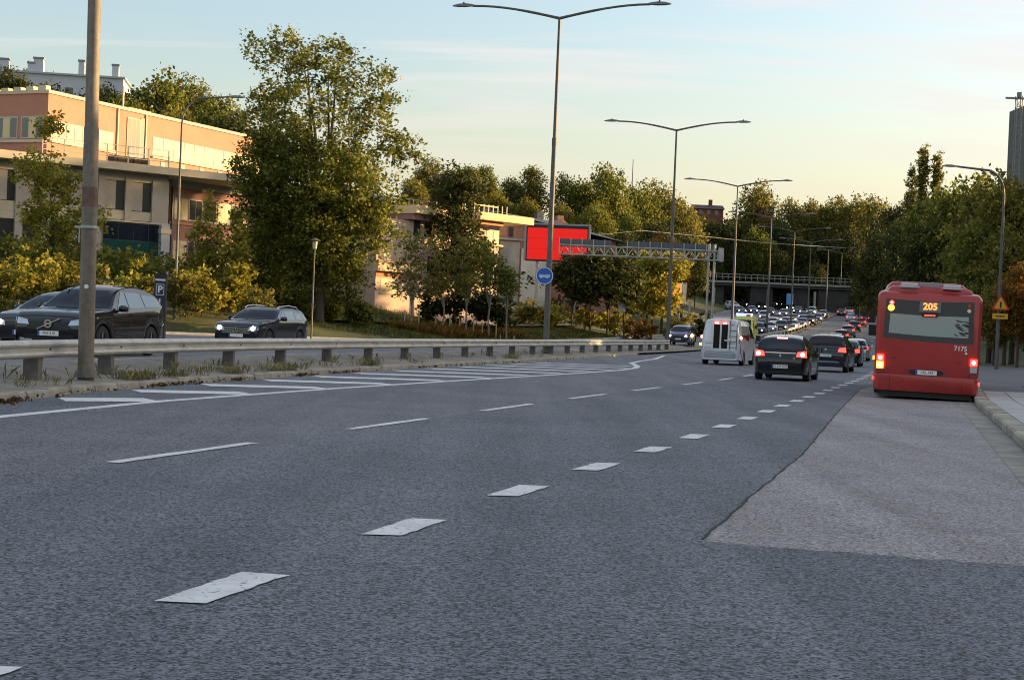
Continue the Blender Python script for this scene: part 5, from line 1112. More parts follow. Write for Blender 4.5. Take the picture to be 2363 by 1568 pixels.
for i in (0, 3, 5, 8, 11, 14): MB().box((xl + w_ * i, 0, (zt1 + zb1) / 2), (.09, .96, zt1 - zb1 + .1)).build('frame_bar', GALV, gn)
SB = mat('sign_back', (.10, .12, .14), .55, metal=.3)
for a, b in ((0, 4.6), (6.0, 13.9)): 
    MB().bb(xl + w_ * a, xl + w_ * b, .5, .62, zt1 - .10, zt1 + .58).build('sign_back', SB, gn)
    for k in range(int(b - a) + 1): MB().bb(xl + w_ * (a + k) - .04, xl + w_ * (a + k) + .04, .38, .49, zb1, zt1 + .62).build('bracket', GALV, gn)
MB().bb(.5, .95, -.2, .2, zb1 - .1, zt1 + .3).build('cabinet', GALV, gn)

# road bridge across the far end
YB = 322; q = at(1760, 700, YB); br = thing('bridge', 'low concrete bridge with pale railing crossing at the far end of the road', 'bridge', (q.x, YB, z_road(YB)))
zB = z_road(YB); zz = lambda py: at(1760, py, YB).z - zB; xa, xb = at(1585, 640, YB).x - q.x, at(2030, 640, YB).x - q.x
DK = mat('bridge_concrete', (.05, .046, .042), .9, var=.25, scale=.4)
PALE = mat('railing_pale', (.30, .31, .28), .6)
MB().bb(xa, xb, 0, 8, zz(662), zz(652)).build('deck', DK, br); MB().bb(xa - .2, xb, -.25, -.02, zz(655), zz(651)).build('deck_edge', PALE, br)
for py in (635, 642): MB().bb(xa, xb, -.2, -.1, zz(py) - .06, zz(py) + .06).build('rail', PALE, br)
for k in range(34): x = xa + (xb - xa) * k / 33; MB().bb(x - .05, x + .05, -.19, -.11, zz(649), zz(635) - .065).build('railing_post', PALE, br)
for px, w_ in ((1656, 2.6), (1758, 4.6), (1848, 3.0)):
    x = at(px, 680, YB).x - q.x; MB().bb(x - w_ / 2, x + w_ / 2, .8, 3.2, -1.5, zz(662) + .002).build('pier', DK, br)
x = at(1990, 690, YB).x - q.x; MB().bb(x - 9, x + 16, .4, 3, -2, zz(664)).build('abutment', DK, br)
for px in (1645, 1769, 1877): x = at(px, 690, YB).x - q.x; MB().bb(x - .22, x + .22, -1.2, -.9, -.8, zz(668)).build('marker_post', PALE, br)

# tower block under construction and its hoist mast
q = at(2384, 400, 430); tw = thing('tower_block', 'dark tower block cut by the right edge of the view', 'building', (q.x, 430, ground_z(q.x, 430)))
zt_ = at(2358, 232, 430).z - tw.location.z; TD = mat('tower_dark', (.05, .055, .065), .6, var=.1, scale=.3); TF = mat('tower_frame', (.10, .10, .105), .7)
MB().bb(-.5, 26, 0, 22, -2, zt_).build('core', TD, tw)
nf = int(zt_ / 3.4)
for k in range(nf):
    z = 2 + 3.4 * k
    if z > zt_ - 9: break
    s_ = MB().bb(-1.0, 26.2, -1.2, -.02, z, z + .5).build('balcony_slab', TF, tw)
    for j in range(6): MB().bb(.2 + 4.2 * j, 1.9 + 4.2 * j, -.12, -.03, z + .9, z + 2.7).build('window', mat('tower_window', (.35, .36, .36), .2) if (j + k) % 3 else OFFG, tw)
for j in range(7): MB().bb(-1.0 + 4.3 * j, -.5 + 4.3 * j, -1.15, -.04, 2.51, zt_ - 8).build('balcony_fin', TF, tw)
mm = thing('hoist_mast', 'thin lattice hoist mast beside the dark tower block', 'mast', (at(2343, 400, 424).x, 424, ground_z(q.x, 424)))
zt2 = at(2352, 222, 424).z - mm.location.z; m = MB()
for a, b in ((-.7, -.7), (.7, -.7), (.7, .7), (-.7, .7)): m.tube([(a, b, -1), (a, b, zt2)], .14, 5)
for k in range(int(zt2 / 2.6)): z = 2.6 * k; m.tube([(-.7, -.7, z), (.7, -.7, z + 2.6)], .09, 4); m.tube([(.7, .7, z), (-.7, .7, z + 2.6)], .09, 4); m.tube([(-.7, -.7, z), (.7, -.7, z)], .09, 4)
m.build('lattice', mat('mast_grey', (.22, .22, .21), .7), mm); MB().bb(-3.6, 3.4, -.3, .3, zt2 - .9, zt2 - .4).build('crossbeam', MATS['mast_grey'], mm); MB().bb(-.5, .5, -.5, .5, zt2 - .39, zt2 + 1).build('head', MATS['mast_grey'], mm)

# far houses among the trees
def far_house(label, px0, px1, py0, py1, Y, wallm, roofm, gable=True):
    q = at((px0 + px1) / 2, py1, Y); hh = thing('far_house', label, 'house', (q.x, Y, q.z)); hw_ = (px1 - px0) * Y / 3608 / 2; H_ = (py1 - py0) * Y / 3608
    MB().bb(-hw_, hw_, 0, 8, -3, H_ * .6).build('wall', wallm, hh)
    MB().add([(-hw_ - .3, -.4, H_ * .6), (hw_ + .3, -.4, H_ * .6), (hw_ + .3, 8.4, H_ * .6), (-hw_ - .3, 8.4, H_ * .6), (-hw_ - .3, 4, H_), (hw_ + .3, 4, H_)], [(0, 1, 5, 4), (3, 4, 5, 2), (0, 4, 3), (1, 2, 5), (0, 3, 2, 1)]).build('roof', roofm, hh)
    MB().bb(hw_ * .1, hw_ * .1 + .8, 3.6, 4.4, H_ * .8, H_ + 1.2).build('chimney', wallm, hh)
    for k in range(3): MB().bb(-hw_ * .7 + k * hw_ * .55, -hw_ * .7 + k * hw_ * .55 + .8, -.04, -.01, H_ * .15, H_ * .5).build('window', OFFG, hh)
REDW = mat('red_house', (.16, .055, .04), .9, var=.1, scale=1)
far_house('dark red house on the skyline left of the third lamp', 1602, 1668, 470, 500, 350, REDW, mat('roof_brown', (.07, .045, .04), .8))
far_house('dark low roof among the skyline trees beside the flagpole', 1452, 1520, 455, 474, 290, mat('wall_dark', (.08, .07, .06), .9), SLATE)
far_house('small gabled house peeking between trees right of the third lamp', 1750, 1785, 470, 492, 352, REDW, MATS['roof_brown'])
q = at(1456, 480, 280); fp = tag(MB().tube([(0, 0, -3), (0, 0, at(1456, 368, 280).z - q.z)], [.16, .08], 8).build('flagpole', PALE, None, 40, q), 'thin pale flagpole rising above the skyline trees', 'flagpole')

# low steel fence behind the cars at the left edge
q = at(30, 692, 73); fn = thing('fence', 'low dark steel fence at the far left edge behind the cars', 'fence', (q.x, 73, z_road(73) + .25))
zf_ = q.z - fn.location.z
for z in (zf_, zf_ * .55): MB().bb(-3.2, 1.4, -.03, .03, z - .04, z).build('rail', POLEM, fn)
for k in range(5): MB().bb(-3.1 + 1.1 * k, -3.02 + 1.1 * k, -.045, .045, -.3, zf_ + .02).build('post', POLEM, fn)
# post-top lantern, parking sign, ad board, small signs
q = at(720, 720, 79); gz0 = ground_z(q.x, 79); ln = thing('lantern', 'small park lantern with round hat before the big tree', 'lantern', (q.x, 79, gz0)); hL = at(722, 548, 79).z - gz0
MB().tube([(0, 0, -.2), (0, 0, hL - .55)], [.05, .034], 8).build('pole', POLEM, ln, 40); MB().disc((0, 0, hL - .56), (0, 0, 1), .10, .13, .36, 14).build('lamp_glass', mat('lantern_glass', (.65, .5, .3), .3), ln, 40); MB().disc((0, 0, hL - .155), (0, 0, 1), .30, .04, .14, 18).build('hat', POLEM, ln, 30)
q = at(371, 665, 62); pk = thing('parking_sign', 'dark parking payment pillar with white letter on the left bank', 'sign', (q.x, 62, zl(62) - .3)); zt_ = at(371, 632, 62).z - pk.location.z
MB().bb(-.235, .235, -.12, .12, -.2, zt_ - .12).build('pillar', mat('pillar_navy', (.012, .016, .035), .4), pk); MB().bb(-.26, .26, -.14, .14, zt_ - .119, zt_).build('cap', BLACK, pk)
fr_ = MB(); 
for a in ((-.16, .16, -.02, .0), (-.16, .16, -.44, -.42), (-.16, -.14, -.42, -.02), (.14, .16, -.42, -.02)): fr_.bb(a[0], a[1], -.135, -.122, zt_ - .40 + a[2], zt_ - .40 + a[3])
fr_.build('letter_frame', SM, pk); FACE = Matrix.Rotation(math.pi / 2, 4, 'X')
text('P', .38, pk, SM, Matrix.Translation((0, -.126, zt_ - .62)) @ FACE, 'letter', .004, .012)
MB().bb(-.03, .03, -.135, -.122, zt_ - 1.25, zt_ - .98).build('arrow', SM, pk); MB().bb(-.2, .2, -.135, -.122, zt_ - .27, zt_ - .2).build('writing_line', SM, pk)
q = at(1566, 677, 165); ad = thing('light_box', 'orange poster light box on a post by the yellow bush', 'sign', (q.x, 165, ground_z(q.x, 165)), rad(-10)); z0 = q.z - ad.location.z
MB().bb(-.75, .75, -.1, .1, z0 - 1.15, z0 + 1.15).build('case', GREYB, ad); MB().bb(-.65, .3, -.12, -.101, z0 - 1.05, z0 + 1.05).build('poster', mat('poster_orange', (.75, .28, .06), .5, emit=(1, .35, .06), estr=.4), ad); MB().bb(.35, .7, -.12, -.101, z0 - 1.05, z0 + 1.0).build('side_panel', PLATEW, ad)  # poster emission stands in for sunlight on the board
MB().tube([(-.3, -.125, z0 - .5), (.05, -.125, z0 - .1), (-.1, -.125, z0 + .1), (.1, -.125, z0 + .6)], .07, 6).build('poster_figure', mat('poster_brown', (.35, .10, .02), .6), ad)
MB().bb(-.15, .15, -.05, .05, -.3, z0 - 1.151).build('post', GALV, ad)
def small_sign(label, px, py, Y, w, h_, mt, post_h=None):
    q = at(px, py, Y); g0 = ground_z(q.x, Y); s_ = thing('small_sign', label, 'sign', (q.x, Y, g0)); z0 = q.z - g0
    MB().bb(-w / 2, w / 2, -.02, .02, z0 - h_ / 2, z0 + h_ / 2).build('plate', mt, s_); MB().tube([(0, .05, -.3), (0, .05, z0 + h_ / 2)], .035, 6).build('post', GALV, s_)
small_sign('small white sign on a post left of the yellow bush', 1434, 707, 150, .7, .95, SM)
small_sign('light blue sign on the median near the bridge', 1822, 690, 300, 1.3, 2.2, mat('sign_lightblue', (.10, .35, .65), .5))
small_sign('slim grey road marker post left of the ambulance', 1590, 720, 160, .2, 2.2, GALV)
# dark bus-stop post and waste bin at the right edge
q = gnd(2359, 893, .16); sp_ = thing('bus_stop_post', 'black bus stop post at the right edge of the platform', 'sign', (q.x + .12, q.y, .155)); MB().bb(-.06, .06, -.06, .06, -.02, 3.3).build('post', BLACK, sp_); MB().bb(-.02, .7, -.04, .04, 2.25, 2.9).build('sign_plate', WHITE, sp_); MB().bb(-.12, .12, -.12, .12, 0, .06).build('foot', GALV, sp_)
# catenary-like cable across the valley
pts = [at(1345, 545, 175), at(1480, 532, 180), at(1620, 545, 190), at(1760, 560, 205), at(1950, 572, 230)]
tag(MB().tube(pts, .022, 5).build('cable', GALV), 'thin pale cable strung across the valley above the gantry', 'cable')
# ================================================================ TREES AND PLANTS
LG = leaf_mat('leaf_green', [(.06, .086, .018), (.12, .148, .028), (.21, .215, .042), (.32, .285, .06)], .48)
LD_ = leaf_mat('leaf_dark', [(.022, .036, .014), (.042, .060, .019), (.085, .095, .028), (.16, .145, .04)])
LY = leaf_mat('leaf_yellow', [(.15, .16, .025), (.26, .25, .035), (.38, .33, .05), (.48, .39, .07)], .45)
LO = leaf_mat('leaf_olive', [(.085, .095, .022), (.16, .16, .034), (.25, .22, .045), (.34, .27, .06)], .45)
LA = leaf_mat('leaf_autumn', [(.12, .08, .018), (.2, .11, .022), (.28, .13, .025), (.3, .18, .04)], .4)
LR = leaf_mat('leaf_litter', [(.05, .025, .012), (.10, .045, .018), (.16, .08, .03), (.09, .06, .03)], .1)
LW_ = leaf_mat('weed', [(.13, .13, .05), (.22, .20, .08), (.34, .29, .14), (.18, .17, .06)], .3)
BARK = mat('bark', (.075, .055, .04), .9, var=.35, scale=4, stretch=(3, 3, .5), bump=.4)
BARKP = mat('bark_pale', (.26, .21, .16), .9, var=.25, scale=4, stretch=(3, 3, .5))
def leaf_quads(C, size, rng, up=.0, aspect=.6):
    n = len(C); a = rng.normal(size=(n, 3)); a[:, 2] *= .6; a /= np.linalg.norm(a, axis=1, keepdims=True)
    b = rng.normal(size=(n, 3)); b -= (b * a).sum(1, keepdims=True) * a; b /= np.linalg.norm(b, axis=1, keepdims=True)
    s = size * rng.uniform(.45, 1.5, (n, 1))
    V = np.stack([C - a * s, C + b * s * aspect - a * s * .1, C + a * s, C - b * s * aspect - a * s * .1], 1).reshape(-1, 3)
    return V, np.arange(4 * n).reshape(-1, 4)
def crown_points(lobes, ncl, per, sig, rng, shell=.45):
    """leaf sprays gathered into twig clusters spread through ellipsoid lobes; lobes: (x,y,z,rx,ry,rz[,weight])"""
    w = np.array([(l[3] * l[4] * l[5]) ** .75 * (l[6] if len(l) > 6 else 1) for l in lobes]); w /= w.sum()
    idx = rng.choice(len(lobes), ncl, p=w); L_ = np.array([l[:6] for l in lobes])[idx]
    d = rng.normal(size=(ncl, 3)); d /= np.linalg.norm(d, axis=1, keepdims=True); r = rng.uniform(0, 1, (ncl, 1)) ** shell
    C = L_[:, :3] + d * r * L_[:, 3:6]
    P = np.repeat(C, per, 0) + rng.normal(size=(ncl * per, 3)) * np.array([sig, sig, sig * .7])
    return C, P
def limbs(mb, base, height, r0, targets, rng, n=7):
    fork = Vector((rng.uniform(-.1, .1), rng.uniform(-.1, .1), height))
    b = Vector(base); mb.tube([b + Vector((0, 0, -.4)), b + Vector((0, 0, .25)), b + (fork - b) * .5 + Vector((rng.uniform(-.1, .1), 0, 0)), fork], [r0 * 1.35, r0, r0 * .85, r0 * .7], 9)
    for t in targets:
        t = Vector(t); st = b.lerp(fork, rng.uniform(.7, 1.0)); mid = st.lerp(t, .5) + Vector((rng.uniform(-.3, .3), rng.uniform(-.3, .3), .1 * (t - st).length)); mb.tube([st, mid, t], [r0 * .42, r0 * .25, r0 * .06], 5)
def make_tree(name, label, loc, H, trunk_h, r0, lobes, ncl, per, sig, leaf, lm, seed, bark=BARK, group=None, cat='tree', nlimb=9, shell=.45, trunk=True):
    rng = np.random.default_rng(seed); t = thing(name, label, cat, loc, 0, group)
    C, P = crown_points(lobes, ncl, per, sig, rng, shell); P[:, 2] = np.maximum(P[:, 2], .05)
    if trunk:
        mb = MB(); T = [C[i] for i in rng.choice(len(C), min(nlimb, len(C)), replace=False)]; limbs(mb, (0, 0, 0), trunk_h, r0, T, rng); mb.build('trunk', bark, t, 60)
    V, Q = leaf_quads(P, leaf, rng); link('crown', np_mesh('crown', V, Q, lm), t)
    return t
def px_lobes(bx_, Y, L, zb, depth=1.0):
    """ellipsoids given in picture pixels turned into metres around a trunk at distance Y"""
    out = []; s = Y / 3608; rr = random.Random(int(bx_))
    for l in L:
        p = at(l[0], l[1], Y); out.append((p.x - at(bx_, 700, Y).x, rr.uniform(-.6, .6) * l[2] * s * depth, p.z - zb, l[2] * s, l[2] * s * depth, l[3] * s) + tuple(l[4:]))
    return out
def px_tree(name, label, bx_, Y, L, trunk_py, r0, ncl, per, sig, leaf, lm, seed, **kw):
    x = at(bx_, 700, Y).x; zb = ground_z(x, Y); lb = px_lobes(bx_, Y, L, zb, kw.pop('depth', 1.0))
    return make_tree(name, label, (x, Y, zb), 0, max(.6, at(bx_, trunk_py, Y).z - zb), r0, lb, ncl, per, sig, leaf, lm, seed, **kw)
# the big lime tree
px_tree('lime_tree', 'huge leafy lime tree left of centre, sky showing through its top', 735, 88, [(655, 120, 85, 62, .5), (760, 165, 95, 65, .45), (850, 200, 75, 62, .4), (610, 240, 62, 90, .6), (730, 290, 130, 105, .45), (870, 300, 72, 95, .42), (918, 385, 55, 80, .5), (945, 330, 30, 45, .3), (880, 240, 55, 50, .35), (630, 400, 88, 110, 1.3), (760, 420, 130, 100, 1.2), (640, 540, 92, 105, 1.6), (770, 540, 120, 100, 1.4), (870, 500, 70, 80, .8), (645, 645, 82, 66, 1.4), (765, 640, 86, 70, 1.4), (570, 450, 40, 60, .9)], 520, .34, 1650, 48, .27, .096, LG, 11, nlimb=34, shell=.38)
# young trees and hedge plants on the left
px_tree('young_tree', 'slender yellowing young tree before the office block at far left', 118, 84, [(110, 290, 34, 40), (95, 390, 62, 55), (150, 430, 60, 60), (90, 490, 60, 45), (60, 400, 40, 30, .6), (130, 540, 70, 60), (190, 500, 55, 40, .7), (235, 515, 35, 22, .5), (100, 620, 75, 50)], 560, .09, 330, 24, .2, .10, LY, 21, nlimb=14)
px_tree('young_tree', 'slender yellow young tree right of the slim curved lamp', 482, 86, [(485, 470, 22, 35), (480, 540, 38, 45), (505, 590, 45, 40), (455, 600, 40, 35), (480, 650, 55, 30)], 640, .07, 170, 22, .18, .10, LY, 22, nlimb=10)
px_tree('young_tree', 'short yellow-leaved young tree beside the big lime', 548, 84, [(548, 510, 22, 30), (540, 570, 30, 40), (556, 620, 34, 40)], 640, .06, 80, 20, .2, .13, LY, 23, nlimb=8)
def shrub(label, px, py, Y, w_px, h_px, lm, seed, group, n=46, per=24, name='shrub', leaf=.11):
    x = at(px, py, Y).x; zb = ground_z(x, Y); top = at(px, py, Y).z; hh = max(.8, top - zb); rw = w_px * Y / 3608 / 2
    t = make_tree(name, label, (x, Y, zb), 0, hh * .35, .03, [(0, 0, hh * .62, rw, rw, hh * .40), (-rw * .4, 0, hh * .4, rw * .7, rw * .7, hh * .38), (rw * .4, 0, hh * .45, rw * .7, rw * .7, hh * .4)], n, per, .16, leaf, lm, seed, group=group, cat='shrub', nlimb=9, shell=.5)
    return t
gr = 'sunlit shrubs along the left bank'
for i, (px, py, w, h_, lm, lb) in enumerate([(20, 585, 120, 0, LY, 'golden shrub at the far left edge below the office'), (85, 560, 120, 0, LY, 'tall golden shrub under the leftmost young tree'), (150, 590, 110, 0, LY, 'golden shrub left of the thick lamp pole'), (232, 610, 70, 0, LO, 'small olive shrub just right of the thick lamp pole'), (285, 640, 70, 0, LG, 'low green shrub in front of the dark entrance'), (330, 595, 90, 0, LY, 'pointed golden shrub before the dark entrance'), (420, 620, 100, 0, LO, 'olive shrub behind the slim curved lamp'), (470, 615, 100, 0, LY, 'golden shrub left of the second young tree'), (530, 640, 90, 0, LY, 'golden shrub below the big lime on its left'), (590, 660, 90, 0, LO, 'olive shrub behind the dark blue estate car'), (640, 680, 80, 0, LG, 'green shrub under the big lime tree'), (765, 685, 40, 0, LY, 'small bright yellow shrub right of the park lantern'), (690, 690, 90, 0, LG, 'dark low shrub at the lantern foot'), (830, 695, 60, 0, LG, 'green low shrub between lantern and cream house')]):
    shrub(lb, px, py, (75.5 if px < 360 else 80) + (i % 3) * 1.6 + (8 if px > 600 else 0), w, h_, lm, 100 + i, gr, n=64)
# young street trees with stakes before the cream house
for i, (bx_, L, lb) in enumerate([(950, [(945, 560, 42, 40), (955, 620, 55, 55), (930, 660, 45, 30)], 'young staked tree before the sunlit left half of the cream house'), (1022, [(1020, 570, 42, 45), (1030, 630, 52, 50), (1005, 660, 40, 30)], 'second young staked tree before the cream house'), (1077, [(1085, 590, 45, 50), (1075, 650, 50, 40)], 'third young staked tree, in front of the dark tree'), (1130, [(1120, 610, 42, 45), (1140, 655, 40, 35)], 'fourth young tree before the right end of the cream house'), (1172, [(1165, 640, 28, 30), (1172, 665, 24, 22)], 'slim fifth young tree beside the brick building')]):
    t = px_tree('young_tree', lb, bx_, 104 + i * .8, L, 690, .07, 95, 15, .22, .105, LO if i < 3 else LG, 40 + i, bark=BARKP, nlimb=10, group='young staked trees by the footpath')
    for dx in (-.45, .5): MB().tube([(dx, .1, -.2), (dx, .1, 1.0)], .045, 6).build('stake', mat('stake_wood', (.42, .32, .2), .8), t)
px_tree('dark_tree', 'dark broad tree standing between the two halves of the cream house', 1050, 116, [(1045, 425, 45, 50), (1080, 440, 50, 45), (1040, 500, 60, 55), (1070, 560, 62, 60), (1040, 620, 60, 50), (1100, 600, 50, 60)], 640, .16, 420, 26, .30, .13, LD_, 51, nlimb=16)
for i, (px, py, w, lb) in enumerate([(1000, 655, 70, 'dark shrub below the cream house windows, left'), (1052, 640, 80, 'dark shrub below the dark broad tree'), (1105, 650, 70, 'dark shrub at the right end of the cream house'), (1150, 660, 70, 'dark shrub between cream house and brick wall')]):
    shrub(lb, px, py, 110, w, 0, LD_, 170 + i, 'dark shrubs before the cream house', n=60, leaf=.13)
# row of street trees in shade by the blue sign
for i, (bx_, L, lb) in enumerate([(1322, [(1310, 630, 42, 42), (1335, 650, 44, 42)], 'first rounded dark street tree right of the blue sign'), (1363, [(1365, 620, 46, 42), (1355, 660, 44, 38)], 'second rounded dark street tree right of the blue sign'), (1402, [(1405, 620, 44, 42), (1410, 660, 46, 40)], 'third rounded dark street tree right of the blue sign'), (1443, [(1440, 640, 40, 42), (1450, 665, 38, 34)], 'rightmost rounded dark street tree before the yellow bush')]):
    px_tree('street_tree', lb, bx_, 148 + i * .7, L, 700, .09, 210, 24, .36, .19, LD_, 60 + i, nlimb=10, group='dark rounded street trees')
px_tree('yellow_tree', 'tall sunlit yellow bush tree between gantry and light box', 1505, 158, [(1500, 620, 48, 42), (1540, 610, 42, 38), (1480, 680, 45, 45), (1525, 690, 50, 48), (1570, 620, 28, 30)], 700, .12, 320, 24, .32, .18, LY, 71, nlimb=14)
for i, (px, py, Y, w, lm, lb) in enumerate([(1270, 700, 140, 70, LY, 'yellow shrub behind the blue sign pole'), (1225, 690, 140, 70, LO, 'olive shrub left of the blue sign pole'), (1350, 705, 150, 90, LY, 'bright yellow shrub under the dark street trees'), (1420, 712, 152, 80, LY, 'yellow shrub at the right foot of the dark street trees'), (1480, 735, 150, 80, LA, 'orange dry shrub below the yellow bush tree'), (1570, 715, 158, 70, LO, 'olive shrub below the light box'), (1620, 720, 175, 60, LD_, 'dark shrub left of the gantry post')]):
    shrub(lb, px, py, Y, w, 0, lm, 130 + i, 'shrubs beyond the oncoming lanes', n=52, leaf=.15)

# reusable crowns for the wooded hills
PT = {}
def proto(kind, lm, seed):
    rng = np.random.default_rng(seed)
    if kind == 'broad': lob = [(0, 0, 7.0, 3.6, 3.6, 3.6), (-2, .5, 5.5, 2.4, 2.4, 2.2), (2.1, -.4, 5.8, 2.4, 2.4, 2.4), (.3, .8, 9.3, 2.2, 2.2, 2.0), (-1.2, -1.5, 8, 1.8, 1.8, 1.8), (1.4, 1.5, 3.9, 2.2, 2.2, 1.6)]; a = (520, 28, .40, .155); th = 4.5; r = .22
    elif kind == 'tall': lob = [(0, 0, 9, 2.2, 2.2, 3.6), (-1, 0, 6.3, 2.2, 2.2, 2.4), (1.1, .3, 7.2, 2.0, 2.0, 2.6), (.2, 0, 11.4, 1.3, 1.3, 1.6), (0, .5, 4.2, 2, 2, 1.5)]; a = (440, 28, .36, .15); th = 6; r = .2
    elif kind == 'poplar': lob = [(0, 0, 3 + 1.6 * k, 1.25 - .06 * k, 1.25 - .06 * k, 1.5) for k in range(10)]; a = (330, 22, .26, .17); th = 15; r = .2
    else: lob = [(0, 0, 1.6, 1.8, 1.8, 1.4), (-1, .3, 1.2, 1.3, 1.3, 1.1), (1.1, -.2, 1.3, 1.3, 1.3, 1.2)]; a = (90, 22, .3, .2); th = 1; r = .08
    C, P = crown_points(lob, a[0], a[1], a[2], rng); P[:, 2] = np.maximum(P[:, 2], .1); V, Q = leaf_quads(P, a[3], rng)
    mb = MB(); limbs(mb, (0, 0, 0), th, r, [C[i] for i in rng.choice(len(C), 9, replace=False)], rng)
    return np_mesh('crown', V, Q, lm), mb.mesh('trunk', BARK, 60), (P[:, 2].max(), P[:, 0].max() - P[:, 0].min())
def wood_tree(kind, lm, var, label, px, py, Y, w_px, group, cat='tree', name='tree', x=None):
    key = (kind, lm.name, var)
    if key not in PT: PT[key] = proto(kind, lm, hash(kind) % 7 + var * 31 + len(lm.name))
    cm, tm, (ph, pw) = PT[key]
    q = at(px, py, Y); zb = ground_z(q.x, Y); h_ = max(3.0, q.z - zb); w = w_px * Y / 3608
    if kind != 'poplar': w = max(w, h_ * .66)
    t = thing(name, label, cat, (q.x, Y, zb), random.Random(int(px * 7 + Y)).uniform(0, 6.28), group); t.scale = (w / pw, w / pw, h_ / ph)
    link('trunk', tm, t); link('crown', cm, t); return t
random.seed(4)
